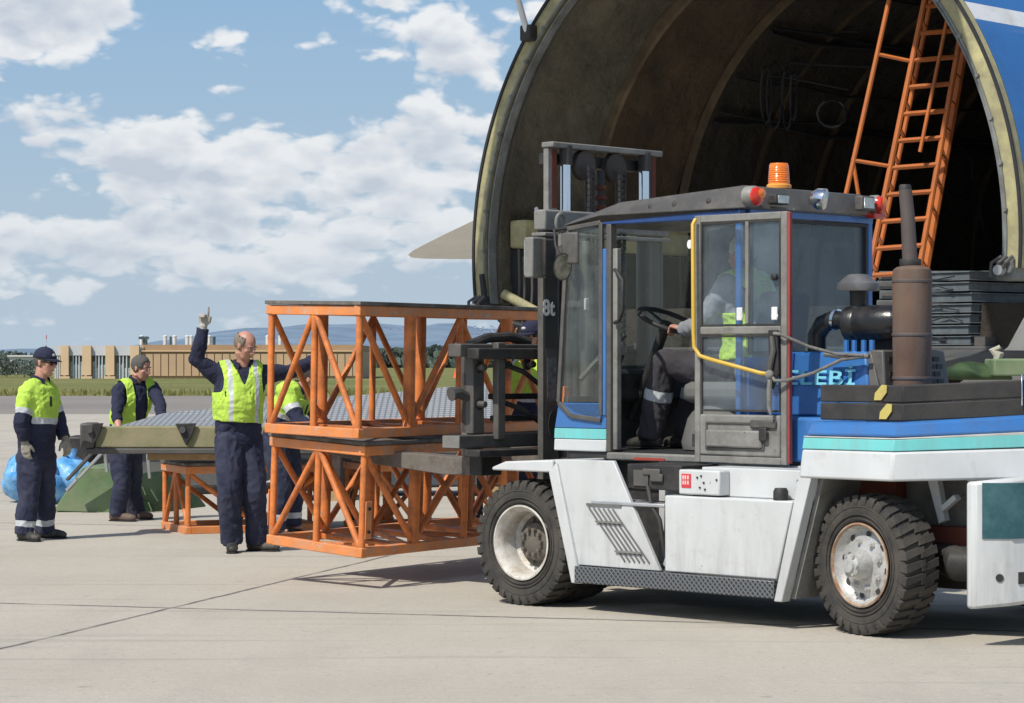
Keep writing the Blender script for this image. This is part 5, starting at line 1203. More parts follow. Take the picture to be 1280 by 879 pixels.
# ---------------- mirrors at the front corner
mr_ = MB(); mr_.path([(.0,C0-.02,2.44),(-.03,C0-.10,2.43),(.00,C0-.12,2.33),(.06,C0-.12,2.22)], .010, 8); mr_ = mr_.build('mirror_arm', fdark, fk)
mb = MB(); mb.box((.06,C0-.13,2.20),(.20,C0-.10,2.41)); mb.build('mirror_housing', fgrey, mr_, bevel=.025)
mb = MB(); mb.lathe([(0,-.03),(.5,-.025),(1,-.0),(1.0,.012),(.9,.016)], (0,0,0), (.80,-.50,-.32), 28)
for v_ in mb.v: v_.z *= .095; v_.x *= .062; v_.y *= .062; v_.xyz += Vector((.09,C0-.15,2.185))
mb.build('round_mirror', fdark, mr_)
mb = MB(); mb.lathe([(.9,.0165),(.5,.024),(0,.028)], (0,0,0), (.80,-.50,-.32), 28)
for v_ in mb.v: v_.z *= .095; v_.x *= .062; v_.y *= .062; v_.xyz += Vector((.09,C0-.15,2.185))
mb.build('mirror_glass', mat('mirror_dark',(.16,.17,.15),rough=.15,metal=.9,var=.5,vscale=25,bump=0), mr_, smooth=80)
# ---------------- mast
mast = bpy.data.objects.new('mast', None); COL.objects.link(mast); mast.parent = fk; mast.location = (-.10,.11,0)
M0,M1 = .62,1.87
for y0,y1,s_ in ((M0,M0+.15,1),(M1-.15,M1,-1)):
    mb = MB(); mb.box((-.45,y0,.30),(-.40,y0+.03,2.52)) if s_>0 else mb.box((-.45,y1-.03,.30),(-.40,y1,2.52))
    mb.box((-.42,y0 if s_<0 else y0+.0305,.30),(-.40,y1 if s_>0 else y1-.0305,2.52)); mb.box((-.45,y0 if s_<0 else y0+.0305,.30),(-.43,y1 if s_>0 else y1-.0305,2.52))
    mb.build('outer_upright', fgrey, mast, bevel=.004)
    yy = y0+.155 if s_>0 else y1-.06
    mb = MB(); mb.box((-.50,yy-.045,.5),(-.455,yy+.045,3.03)); mb.build('inner_upright', fgrey2 if s_>0 else fgrey, mast, bevel=.004)
    mb = MB(); mb.box((-.4545,yy-.01,2.62),(-.451,yy+.04,3.02)); mb.build('rust_strip', rusty, mast)
    yr = M0+.27 if s_>0 else M1-.16
    MB().tube((-.44,yr,.6),(-.44,yr,2.56),.055,n=18).build('lift_cylinder', fgrey, mast); MB().tube((-.44,yr,2.5),(-.44,yr,3.0),.036,n=18).build('piston_rod', chrome, mast)
    MB().tube((-.44,yr,2.92),(-.44,yr,3.05),.048,n=18).build('rod_head', fdark, mast)
FB('top_beam', fgrey2, (-.51,M0+.10,3.031),(-.40,M1-.0,3.07), mast, .008); FB('upper_cross', fdark, (-.58,M0+.15,2.92),(-.50,M1-.15,3.0), mast, .006)
FB('outer_cross_beam', fgrey2, (-.47,M0-.02,2.46),(-.36,M1+.02,2.60), mast, .012); FB('cross_lip', fgrey2, (-.48,M0-.03,2.42),(-.35,M1+.03,2.445), mast, .006)
FB('lower_cross', fdark, (-.6,M0+.1,.32),(-.4,M1-.1,.5), mast); FB('mid_cross', fdark, (-.6,M0+.15,1.5),(-.52,M1-.15,1.62), mast)
for y in (1.10,1.42):
    MB().lathe([(.02,-.03),(.10,-.03),(.105,-.02),(.09,-.012),(.09,.012),(.105,.02),(.10,.03),(.02,.03)], (-.47,y,2.93), (1,0,0), 28).build('chain_sheave', mat('sheave_brown',(.07,.055,.045),dirt=(.03,.025,.02)), mast)
    mb = MB()
    for k in range(44): z = 2.88-k*.042; mb.box((-.40,y-.022,z),(-.385,y+.022,z+.026)); mb.box((-.405,y-.030,z+.008),(-.38,y-.023,z+.044)); mb.box((-.405,y+.023,z+.008),(-.38,y+.030,z+.044))
    mb.build('lift_chain', black, mast)
    MB().tube((-.50,y+.07,1.0),(-.50,y+.07,2.95),.012,n=8).build('hydraulic_pipe', fdark, mast)
mb = MB(); mb.path([(-.45,1.26,2.9),(-.45,1.26,2.5),(-.5,1.26,1.2)], .03, 10); mb.build('hydraulic_hose', fdark, mast)
for z in (2.55,2.62,2.69,2.76): MB().lathe([(.032,0),(.045,.01),(.045,.03),(.032,.04)], (-.45,1.26,z), (0,0,1), 14).build('hose_ring', rusty, mast)
# rear facing channel detail: hoses, bracket, amber marker, cut-out
MB().path([(-.32,M0+.24,2.30),(-.30,M0+.22,2.1),(-.30,M0+.22,1.4),(-.32,M0+.24,1.0)], .022, 10).build('hydraulic_hose', fdark, mast)
MB().path([(-.28,M0+.30,2.38),(-.24,M0+.26,2.2),(-.24,M0+.26,1.2)], .045, 12).build('tilt_hose', fgrey, mast)
FB('bracket', fgrey2, (-.36,M0+.17,1.94),(-.22,M0+.26,1.985), mast); FB('bracket_tip', whp, (-.22,M0+.21,1.92),(-.20,M0+.25,2.0), mast)
FB('amber_marker', amber, (-.355,M0+.14,1.28),(-.335,M0+.19,1.40), mast, .004)
mb = MB(); mb.lathe([(.0,0),(.05,0),(.05,.006)], (0,0,0),(1,0,0),20)
for v_ in mb.v: v_.z *= 1.9; v_.xyz += Vector((-.3985,M0+.10,1.14))
mb.build('cut_out', fdark, mast)
MB().prism([(-.398,M0,2.40),(-.398,M0+.12,2.30),(-.398,M0+.12,2.24),(-.398,M0,2.24)],(.02,0,0)).build('gusset', fgrey, mast)
# lifting eye
e_ = MB(); n_ = 20; e_.path([Vector((-.30,M0+.07+.045*math.cos(2*math.pi*i/n_),2.51+.06*math.sin(2*math.pi*i/n_))) for i in range(n_+1)], .013, 8, cap=False); e_.tube((-.30,M0+.07,2.44),(-.30,M0+.07,2.33),.018); e_.build('lifting_eye', fgrey2, mast)
# lamp on the mast
lm = MB(); lm.box((-.42,M0-.16,2.13),(-.34,M0-.02,2.40)); lm = lm.build('head_lamp', fgrey2, fk, bevel=.01)
MB().box((-.335,M0-.08,2.14),(-.30,M0+.03,2.39)).build('lamp_back', fdark, lm, bevel=.01); MB().box((-.428,M0-.15,2.15),(-.4205,M0-.03,2.38)).build('lens', cl, lm)
mb = MB(); mb.ell((-.27,M0+.06,2.27),(.06,.075,.09)); mb.build('horn_ball', fdark, mast); MB().path([(-.26,M0+.05,2.2),(-.24,M0+.04,2.13),(-.26,M0+.1,2.10),(-.25,M0+.14,2.16)],.010,8).build('cable', chrome, mast)
# black plate with the capacity in white, and a sticker
pl = MB(); pl.box((-.3985,M0+.012,1.66),(-.396,M0+.145,2.22)); pl = pl.build('capacity_plate', mat('plate_dark',(.035,.035,.034),rough=.5,bump=0), mast)
vs,fs = text_mesh('8t', .150, (-.394,M0-.005,1.885), (0,1,0), (0,0,1), .001, .004, 1.0, .92)
mb = MB(); mb.add(vs, fs); mb.build('lettering', mat('letter_white',(.75,.75,.73),bump=0,var=.03), pl, fix=False)
s_ = MB(); s_.box((-.3985,M0+.04,1.30),(-.396,M0+.13,1.60)); s_ = s_.build('load_sticker', mat('sticker_grey',(.20,.21,.22),bump=0,var=.4,vscale=60,dirt=(.05,.05,.06),dirt_amt=.6,dscale=30), mast)
# ---------------- carriage, side shift frame and forks
cg = bpy.data.objects.new('carriage', None); COL.objects.link(cg); cg.parent = fk
for nm,x0,x1,y0,y1,z0,z1 in (('upper_bar',-.88,-.76,.20,2.05,1.60,1.69),('lower_bar',-.90,-.74,.17,2.08,.985,1.075),('upright',-.755,-.70,.50,.575,1.04,1.70),('upright',-.755,-.70,1.95,2.02,1.04,1.70),('upper_bar_rear',-.755,-.64,.25,2.0,1.585,1.66),('lower_shelf',-.75,-.60,.22,2.03,.93,.98),('side_block',-.92,-.80,.36,.47,1.08,1.60),('centre_bar',-.88,-.82,.58,1.9,1.31,1.35),('centre_bar',-.9,-.8,.62,1.9,1.16,1.20),('fork_hanger',-.84,-.72,.36,.56,.80,.93),('shift_plate',-.70,-.64,1.05,1.55,1.0,1.6)):
    FB(nm, fgrey if 'block' in nm or nm in('upper_bar','lower_bar','upright') else fdark, (x0,y0,z0),(x1,y1,z1), cg, .008)
FB('carriage_end', fgrey2, (-.90,.168,.99),(-.74,.18,1.07), cg, .002)
for y,z in ((.42,1.53),(.42,1.28),(.66,1.55),(.9,1.55)):
    MB().lathe([(0,.06),(.02,.06),(.024,.05),(.024,0),(.04,0),(.04,-.02)], (-.80,y,z), (1,0,0), 14).build('bolt', dkgrey, cg)
for z in (1.56,1.30): MB().path([(-.78,.60,z),(-.7,.75,z-.06),(-.72,.95,z-.16),(-.78,1.1,z-.2)], .018, 8).build('hose', fdark, cg)
MB().path([(-.80,.32,1.68),(-.80,.5,1.73),(-.80,.72,1.74),(-.8,.9,1.70)], .035, 10).build('shift_cylinder', fdark, cg)
MB().path([(-.87,.22,1.35),(-.86,.28,1.36),(-.86,.4,1.32)], [.05,.04,.03], 10).build('guide_roller', dkgrey, cg)
wornst = mat('worn_fork',(.19,.175,.15),rough=.6,var=.3,vscale=6,dirt=(.07,.05,.04),dirt_amt=.5,dscale=6,streak=False,bump=.3)
for y in (.36,1.62):
    mb = MB(); t_ = math.tan(R(2.7))
    x0,x1 = -.82,-2.28
    mb.prism([(x0,y,.800),(x0,y,.93),(-.95,y,.925),(-.96,y,.918),(x1,y,.905+(-.96-x1)*t_),(x1,y,.850+(-.96-x1)*t_),(-1.9,y,.815+(.94)*t_),(-1.1,y,.79+(.15)*t_)], (0,.16,0)); mb.build('fork', wornst, cg, bevel=.006)
    mb = MB(); mb.box((-.915,y,.93),(-.86,y+.16,1.50)); mb.build('fork_shank', wornst, cg, bevel=.008)
# tilt cylinders and hoses to the mast foot
for y in (.70,1.55): MB().tube((-.35,y,.75),(.1,y,.6),.05).build('tilt_cylinder', fdark, fk)
# ================================================================== people
skin = mat('skin', (.47,.27,.19), rough=.5, var=.10, vscale=14, bump=.08, bscale=80)
skinr = mat('skin_ruddy', (.46,.235,.165), rough=.5, var=.14, vscale=14, bump=.08, bscale=80)
hiviz = mat('hi_vis_yellow', (.50,.74,.085), dirt=(.34,.50,.07), dirt_amt=.4, dscale=5, rough=.75, var=.14, vscale=7, bump=.5, bscale=34, bdist=.02)
navy = mat('navy_cloth', (.014,.017,.042), rough=.9, var=.35, vscale=5, bump=.6, bscale=34, bdist=.02)
navyt = mat('navy_trousers', (.017,.022,.055), rough=.9, dirt=(.05,.052,.07), dirt_amt=.45, dscale=5, var=.35, vscale=5, bump=.4, bscale=30)
char = mat('charcoal_cloth', (.042,.038,.044), rough=.9, var=.3, vscale=5, bump=.4, bscale=30)
refl = mat('reflective_tape', (.50,.52,.53), rough=.35, var=.12, vscale=12, bump=.1)
shoem = mat('boot_black', (.022,.021,.020), rough=.55, var=.3, dirt=(.14,.12,.10), dirt_amt=.4, dscale=9)
shoeb = mat('boot_brown', (.11,.06,.04), rough=.6, var=.3, dirt=(.14,.12,.10), dirt_amt=.4)
glovem = mat('glove_grey', (.36,.34,.28), rough=.9, var=.25, vscale=20, dirt=(.16,.14,.11), dirt_amt=.5, dscale=14)
hairg = mat('hair_grey', (.095,.09,.082), rough=.8, var=.25, vscale=90, bump=.8, bscale=160)
hairl = mat('hair_grizzled', (.22,.18,.14), rough=.8, var=.22, vscale=90, bump=.8, bscale=160)
hairw = mat('hair_white', (.48,.46,.42), rough=.8, var=.3, vscale=60, bump=.8, bscale=160)
hairb = mat('hair_brown', (.035,.026,.02), rough=.8, var=.6, vscale=60, bump=.8, bscale=160)
lipm = mat('lips', (.32,.11,.09), rough=.5, bump=0); eyem = mat('eye_dark', (.02,.015,.012), rough=.2, bump=0); eyew = mat('eye_white', (.30,.26,.23), rough=.4, bump=0)
collar_w = mat('shirt_white', (.65,.65,.66), rough=.8, bump=.1)
blackp = mat('black_plastic', (.012,.012,.013), rough=.25, bump=0)

def remesh(mb, name, mats, parent, voxel, smooth_it=4, wrinkle=0.0, wscale=9.0, seed=0, paintf=None, keep=None, floor=None, grav=1.0):
    """fuse overlapping shapes into one skin, smooth it, fold it, colour it by position"""
    me = bpy.data.meshes.new('tmp'); me.from_pydata(mb.v, [], mb.f)
    bm = bmesh.new(); bm.from_mesh(me); bmesh.ops.recalc_face_normals(bm, faces=bm.faces[:]); bm.to_mesh(me); bm.free()
    ob = bpy.data.objects.new('tmp', me); COL.objects.link(ob)
    m_ = ob.modifiers.new('r','REMESH'); m_.mode = 'VOXEL'; m_.voxel_size = voxel; m_.adaptivity = 0
    s_ = ob.modifiers.new('s','SMOOTH'); s_.factor = .6; s_.iterations = smooth_it
    dg = bpy.context.evaluated_depsgraph_get(); dg.update()
    out = bpy.data.meshes.new_from_object(ob.evaluated_get(dg)); bpy.data.objects.remove(ob); bpy.data.meshes.remove(me)
    if wrinkle:
        nv = [v.normal.copy() for v in out.vertices]
        for v,n_ in zip(out.vertices, nv):
            p = v.co; q = Vector((p.x*wscale, p.y*wscale, p.z*wscale*grav))+Vector((seed*7.7,0,0))
            q2 = q+Vector((noise.noise(q*.5),noise.noise(q*.5+Vector((5,0,0))),0))*1.2
            f = noise.noise(q2)*.55+(.5-abs(noise.noise(q2*1.7+Vector((0,9,0)))))*.75-.2
            q3 = q2*2.6+Vector((3,1,0)); f += (.35-abs(noise.noise(q3)))*.30+(.3-abs(noise.noise(q3*2.1)))*.14
            v.co = p+n_*f*wrinkle
    bm = bmesh.new(); bm.from_mesh(out)
    if keep:
        pass
    if keep:
        dele = [f for f in bm.faces if not keep(f.calc_center_median())]
        bmesh.ops.delete(bm, geom=dele, context='FACES')
        for it in range(10):      # run a clean hem along the cut edge
            mv = {}
            for v in bm.verts:
                nb = [e.other_vert(v) for e in v.link_edges if e.is_boundary]
                if len(nb) == 2: mv[v] = v.co*.4+(nb[0].co+nb[1].co)*.3
            for v,c_ in mv.items(): v.co = c_
    if paintf:
        idx = {f: paintf(f.calc_center_median()) for f in bm.faces}
        for f,i in idx.items(): f.material_index = i
        for it in range(8):
            mv = {}
            for v in bm.verts:
                nb = [e.other_vert(v) for e in v.link_edges if len(e.link_faces)==2 and e.link_faces[0].material_index != e.link_faces[1].material_index]
                if len(nb) == 2: mv[v] = v.co*.4+(nb[0].co+nb[1].co)*.3
            for v,c_ in mv.items(): v.co = c_
    if floor is not None:
        for v in bm.verts:
            if v.co.z < floor: v.co.z = floor
    bm.to_mesh(out); bm.free()
    if not isinstance(mats,(list,tuple)): mats = [mats]
    for m in mats: out.materials.append(m)
    out.name = name; out.shade_smooth(); out.update()
    o = bpy.data.objects.new(name, out); COL.objects.link(o); o.parent = parent; return o

def add_hand(mb, wr, d, back, thumb_side, curl, th=1.0, pose=None, sc_=1.0):
    """palm and five fingers; d along the hand, back = normal of the back of the hand, thumb_side = +1/-1"""
    d = Vector(d).normalized(); back = (Vector(back)-d*Vector(back).dot(d)).normalized(); s = d.cross(back)*thumb_side
    k = sc_
    pc = wr+d*.045*k
    mb.path([wr-d*.01, wr+d*.02*k, wr+d*.055*k, wr+d*.092*k, wr+d*.1*k], [(.024*th,.019*th),(.032*th,.018*th),(.040*th,.017*th),(.039*th,.015*th),(.030*th,.010*th)], 12, xdir=s)
    for i,(off,ln,rr) in enumerate(((.029,.078,.0098),(.010,.086,.0102),(-.010,.080,.0098),(-.028,.062,.0088))):
        c_ = curl if pose is None else pose[i]
        a = wr+d*.088*k+s*off*k; dd = d.copy(); pts = [a-d*.03, a]
        for j,(seg) in enumerate((.46,.31,.26)):
            dd = Matrix.Rotation(c_*(1.0 if j else .9), 3, s*thumb_side if True else s) @ dd if False else (dd*math.cos(c_)-back_perp(dd,s,back)*math.sin(c_)).normalized()
            pts.append(pts[-1]+dd*ln*seg*k)
        mb.path(pts, [rr*th,rr*th,rr*th*.98,rr*th*.9,rr*th*.72], 8)
    c_ = (curl if pose is None else pose[4])
    a = wr+d*.025*k+s*.022*k; t1 = (d*.65+s*.75-back*.25).normalized(); t2 = (d*.9+s*.25-back*(.3+c_*.5)).normalized()
    mb.path([a-t1*.01, a+t1*.036*k, a+t1*.036*k+t2*.030*k, a+t1*.036*k+t2*.056*k], [.014*th,.0125*th,.011*th,.0085*th], 8)
def back_perp(dd, s, back):
    # direction pointing to the back of the hand, perpendicular to the finger segment
    n_ = dd.cross(s); n_.normalize()
    return n_ if n_.dot(back) > 0 or abs(n_.dot(back)) < 1e-3 and True else -n_

def person(label, J, face, opts, group=None):
    """J: joint positions in the world; face: direction the head looks"""
    g = opts['loc']; root = thing('person', label, 'person', g, group=group)
    j = {k: Vector(v)-g for k,v in J.items()}
    pel, nk, hd_ = j['pelvis'], j['neck'], j['head']
    nk = nk+(nk-pel).normalized()*.018; hd_ = hd_-Vector((0,0,.010))
    side = (j['shL']-j['shR']).normalized()             # towards the person's left
    spine = (nk-pel); sl = spine.length; upv = spine.normalized()
    fwd = side.cross(upv)*1.0; fwd = -fwd if fwd.dot(Vector(opts['front'])) < 0 else fwd; fwd.normalize()
    hipside = Vector(opts.get('hipside', side)); hipside = (hipside-upv*hipside.dot(upv)).normalized()
    mid = j.get('mid', pel.lerp(nk,.5))
    def trunk(mb, k=1.0, add=0.0, z0=0.0, belly=0.0):
        pts = [pel-upv*.10, pel, pel.lerp(mid,.55)+fwd*.005, mid+fwd*(.01+belly*.4), mid.lerp(nk,.5)+fwd*.012, mid.lerp(nk,.82), nk-upv*.03]
        rad = [(.135,.105),(.165,.118),(.155,.112+belly),(.165,.115+belly),(.185,.122),(.165,.098),(.085,.065)]
        B = opts.get('bulk',1.0); shl_ = (j['shL']-j['shR']).length/.37; fl = max(.75,shl_)
        rad = [((a*k*B+add), b_*k*B+add) for a,b_ in rad]
        mb.path(pts, rad, 20, xdir=side)
        for s_ in ('shL','shR'): mb.path([nk-upv*.05, j[s_].lerp(nk,.35)+upv*.0, j[s_]], [.062*k+add,.064*k+add,.062*k+add], 12)
    def arm(mb, s_, k=1.0, add=0.0, upto=1.0, cuff=0.0):
        a,e,w = j['sh'+s_], j['el'+s_], j['wr'+s_]
        ww = e.lerp(w,upto)
        mb.path([a-(e-a).normalized()*.02, a, a.lerp(e,.3), a.lerp(e,.7), e, e.lerp(ww,.35), ww-(ww-e).normalized()*.02, ww], [(r*k+add) for r in (.045,.058,.055,.048,.044,.043,.034,.031+cuff)], 14)
        mb.ell(a, (.062*k+add,)*3)
        mb.ell(e, (.046*k+add,)*3)
    def leg(mb, s_, k=1.0, add=0.0, upto=1.0):
        h,kn,an = j['hip'+s_], j['kn'+s_], j['an'+s_]; aa = kn.lerp(an,upto)
        mb.path([h+(h-kn).normalized()*.05, h, h.lerp(kn,.35), h.lerp(kn,.75), kn, kn.lerp(aa,.35), kn.lerp(aa,.75), aa], [(r*k+add) for r in (.075,.088,.085,.066,.058,.056,.044,.038)], 16)
        mb.ell(kn,(.060*k+add,)*3)
    # ---- body: one continuous figure
    f = Vector(face).normalized(); hu = Vector(opts.get('headup',(0,0,1))); hu = (hu-f*hu.dot(f)).normalized(); hr = f.cross(hu)
    mb = MB(); trunk(mb,.94); 
    for s_ in 'LR': arm(mb,s_,.92); leg(mb,s_,.93)
    mb.path([nk-upv*.05, nk.lerp(hd_,.35), hd_-hu*.05-f*.02], [.066,.056,.058], 14)
    H = lambda r_,ff,u: hd_+hr*r_+f*ff+hu*u
    mb.ell(H(0,-.012,.030),(.074,.094,.090),hr,f,hu,20)
    mb.ell(H(0,.022,-.030),(.060,.066,.084),hr,f,hu,18)
    mb.ell(H(0,.050,-.088),(.034,.032,.026),hr,f,hu,12)
    mb.path([H(-.05,-.0,-.055),H(-.036,.04,-.085),H(0,.062,-.096),H(.036,.04,-.085),H(.05,0,-.055)], [.018,.02,.022,.02,.018], 10)
    mb.path([H(0,.078,.020),H(0,.094,-.004),H(0,.108,-.026),H(0,.098,-.036)], [(.008,.010),(.010,.012),(.014,.013),(.012,.008)], 10, xdir=hr)
    for e_ in (-1,1):
        mb.ell(H(e_*.012,.092,-.032),(.009,.010,.008),hr,f,hu,8)
        mb.ell(H(e_*.030,.066,.024),(.022,.016,.009),hr,f,hu,10)
        mb.ell(H(e_*.040,.056,-.022),(.020,.020,.016),hr,f,hu,10)
        mb.ell(H(e_*.074,-.008,-.004),(.010,.020,.032),hr,(f*.95+hr*e_*.3).normalized(),hu,12)
        mb.ell(H(e_*.077,-.014,.010),(.009,.016,.016),hr,f,hu,10)
    mb.ell(H(0,.082,-.054),(.022,.012,.007),hr,f,hu,10); mb.ell(H(0,.079,-.066),(.019,.011,.007),hr,f,hu,10)
    gl = opts.get('gloves')
    for s_ in 'LR':
        hs = opts.get('hand'+s_); 
        if hs: add_hand(mb, j['wr'+s_], hs['d'], hs['back'], hs['ts'], hs.get('curl',.45), .86 if gl else 1.0, hs.get('pose'))
    for s_ in 'LR':
        td = Vector(opts['toe'+s_]).normalized(); an = j['an'+s_]; 
        mb.path([an-td*.04-Vector((0,0,.03)), an+td*.05-Vector((0,0,.045)), an+td*.11-Vector((0,0,.055))],[.030,.028,.014],10)
    remesh(mb,'body',opts.get('skin',skin),root,.0075,2)
    # ---- face details
    for e_ in (-1,1):
        w_ = MB(); w_.ell(H(e_*.030,.079,.004),(.013,.008,.007),hr,f,hu,12); w_.build('eye',eyew,root,smooth=180)
        w_ = MB(); w_.ell(H(e_*.030,.0855,.004),(.0058,.004,.0058),hr,f,hu,10); w_.build('iris',eyem,root,smooth=180)
        w_ = MB(); w_.path([H(e_*.014,.0895,.024),H(e_*.030,.090,.030),H(e_*.048,.078,.025)],[.0035,.005,.003],6); w_.build('eyebrow',opts.get('hair',hairg),root)
    w_ = MB(); w_.path([H(-.022,.083,-.061),H(-.010,.092,-.059),H(0,.094,-.060),H(.010,.092,-.059),H(.022,.083,-.061)],[.002,.0045,.0045,.0045,.002],6); w_.build('mouth',lipm,root)
    # ---- hair
    hk = opts.get('hairkind','short')
    mb = MB(); mb.ell(H(0,-.016,.034),(.083,.100,.097),hr,f,hu,40)
    for v in mb.v: v.xyz += (v-H(0,0,.03)).normalized()*(.006*noise.noise(v*60)+.004*noise.noise(v*140))
    def hk_keep(c_):
        q = c_-hd_; ff,uu,rr = q.dot(f),q.dot(hu),q.dot(hr)
        if hk == 'bald': return (uu < .075+.02*noise.noise(c_*40)-max(0,ff)*.3 and ff < .028 and uu > -.045-ff*.2 and (ff < -.01 or abs(rr)>.066) and not (ff>.0 and uu<.0))
        if uu < -.055-.15*ff: return False
        if ff > .055-.0*uu and uu < .085: return False
        if ff > .005 and uu < .005: return False
        return True
    me = bpy.data.meshes.new('hair'); me.from_pydata(mb.v,[],mb.f); bm = bmesh.new(); bm.from_mesh(me); bmesh.ops.recalc_face_normals(bm,faces=bm.faces[:])
    bmesh.ops.delete(bm, geom=[q for q in bm.faces if not hk_keep(q.calc_center_median())], context='FACES'); bm.to_mesh(me); bm.free(); me.shade_smooth(); me.materials.append(opts.get('hair',hairg))
    ho = bpy.data.objects.new('hair',me); COL.objects.link(ho); ho.parent = root; so_ = ho.modifiers.new('thick','SOLIDIFY'); so_.thickness = .012; so_.offset = -1
    # ---- trousers
    mb = MB(); ta = opts.get('tadd',.020)
    mb.path([pel-upv*.11, pel-upv*.03, pel+upv*.06, pel+upv*.11],[(.130+ta*.6,.105+ta*.5),(.160+ta*.5,.118+ta*.5),(.158+ta*.3,.115+ta*.3),(.150+ta*.2,.110+ta*.2)],20,xdir=hipside)
    for s_ in 'LR':
        h,kn,an = j['hip'+s_], j['kn'+s_], j['an'+s_]
        dn = (an-kn).normalized(); hem = an+dn*.035
        mb.path([h+(h-kn).normalized()*.07, h, h.lerp(kn,.4), h.lerp(kn,.8), kn, kn.lerp(hem,.4), kn.lerp(hem,.8), hem], [.085+ta*.4,.092+ta,.087+ta,.074+ta,.068+ta,.066+ta,.062+ta,.066+ta], 18)
        mb.ell(kn,(.068+ta,)*3)
    bands = opts.get('bands')
    def tp_(c_):
        if not bands: return 0
        for s_ in 'LR':
            kn,an = j['kn'+s_], j['an'+s_]; t = (c_-kn).dot((an-kn).normalized())/(an-kn).length
            if bands[0] < t < bands[1] and ((c_-kn.lerp(an,t)).length < .13): return 1
        return 0
    remesh(mb,'trousers',[opts.get('trousers',navyt),refl],root,.010,4,.023,9.5,opts.get('seed',1),tp_,grav=.6)
    # ---- top: shirt or jacket
    top = opts['top']; mb = MB(); ja = opts.get('jadd',.016)
    trunk(mb,1.0,ja,belly=opts.get('belly',0)); mb.path([pel-upv*(.06 if top=='jacket' else -.02), pel+upv*.06, pel.lerp(mid,.7)],[(.165+ja,.125+ja),(.168+ja,.122+ja),(.165+ja,.12+ja)],20,xdir=side)
    for s_ in 'LR': arm(mb,s_,1.0,ja,opts.get('sleeve'+s_,.96),.006)
    def jp(c_):
        if top != 'jacket': return 0
        # arms: yellow to above the elbow, then stripe, then navy; trunk: by height along the spine
        best = None
        t = (c_-pel).dot(upv)/sl
        for s_ in 'LR':
            a,e,w = j['sh'+s_],j['el'+s_],j['wr'+s_]
            ta_ = max(0,min(1,(c_-a).dot(e-a)/(e-a).length_squared)); da = (c_-a.lerp(e,ta_)).length
            tb = max(0,min(1,(c_-e).dot(w-e)/(w-e).length_squared)); db = (c_-e.lerp(w,tb)).length
            if db < .075 and db < da: return 1
            if da < .085 and ta_ > .12: return 0 if ta_ < .52 else (2 if ta_ < .70 else 1)
        return 0 if t > .50 else (2 if t > .41 else 1)
    remesh(mb,'jacket' if top=='jacket' else 'shirt',[hiviz if top=='jacket' else opts.get('shirt',navy),opts.get('lowercol',navy),refl],root,.010,4,.020,8.0,opts.get('seed',1)+3,jp)
    # collar
    w_ = MB(); n_ = 22
    for i in range(n_+1):
        a = R(-150)+R(300)*i/n_; dd = fwd*math.cos(math.pi-a)*1.0+side*math.sin(math.pi-a)
        b0 = nk-upv*.025+dd*.076; b1 = nk+upv*(.052-.035*max(0,-math.cos(a)*-1 if False else math.cos(math.pi-a)))+dd*.070+fwd*.012
        w_.v += [b0,b1,b1+dd*.012,b0+dd*.022]
    for i in range(n_):
        for q in range(4): w_.f.append((i*4+q,i*4+(q+1)%4,(i+1)*4+(q+1)%4,(i+1)*4+q)); w_.m.append(0)
    w_.build('collar',opts.get('collar',navy),root,smooth=60)
    # ---- waistcoat
    vk = opts.get('vest')
    if vk:
        mb = MB(); trunk(mb,1.0,ja+.016,belly=opts.get('belly',0)); vb = opts.get('vestbottom',.02)
        mb.path([pel+upv*vb, pel+upv*(vb+.1), pel.lerp(mid,.9)],[(.178+ja,.135+ja),(.175+ja,.132+ja),(.175+ja,.13+ja)],20,xdir=side)
        sw_ = (j['shL']-j['shR']).length/2; shc = (j['shL']+j['shR'])/2
        def vkeep(c_):
            q = c_-pel; uu = q.dot(upv); ss = (c_-shc).dot(side); ff = (c_-nk).dot(fwd)
            if uu < vb: return False
            hs_ = abs(ss)/sw_
            if uu > sl*.58 and hs_ > .93-.10*math.sin(max(0,min(1,(uu-sl*.58)/(sl*.42)))*math.pi): return False
            dn_ = (c_-nk); rad_ = (dn_-upv*dn_.dot(upv)).length
            if dn_.dot(upv) > -.05 and rad_ < .088: return False
            # V neck
            gap = opts.get('vgap',0) 
            if ff > .0:
                depth = (sl+.0-uu)
                if abs(ss) < max(gap, .070-depth*.42): return False
            return True
        def vpaint(c_):
            q = c_-pel; uu = q.dot(upv); ss = (c_-shc).dot(side)
            if vk == 'vertical' and .092 < abs(ss) < .128 and uu > vb: return 1
            if vk == 'belt' and vb+.13 < uu < vb+.18: return 1
            return 0
        o = remesh(mb,'hi_vis_vest',[hiviz,refl],root,.0095,4,.022,9.0,opts.get('seed',1)+6,vpaint,vkeep)
        so_ = o.modifiers.new('thick','SOLIDIFY'); so_.thickness = .004
        w_ = MB(); fr_ = [pel+upv*(vb+.02)+fwd*(.135+ja+.035), mid+fwd*(.13+ja+.04)]
    if opts.get('belt'):
        w_ = MB(); n_ = 30; 
        for i in range(n_):
            a = 2*math.pi*i/n_; b0 = pel+upv*.055+side*math.cos(a)*(.170+ja)+fwd*math.sin(a)*(.128+ja)
            w_.v += [b0,b0+upv*.04]
        for i in range(n_): w_.f.append((2*i,2*((i+1)%n_),2*((i+1)%n_)+1,2*i+1)); w_.m.append(0)
        bo = w_.build('belt',blackp,root,smooth=60); s2 = bo.modifiers.new('t','SOLIDIFY'); s2.thickness = .006
        MB().box((-.022,-.004,-.017),(.022,.004,.017)).build('buckle',chrome,bo).matrix_local = Matrix.Translation(pel+upv*.075+fwd*(.133+ja)) @ Matrix((side,fwd,upv)).transposed().to_4x4()
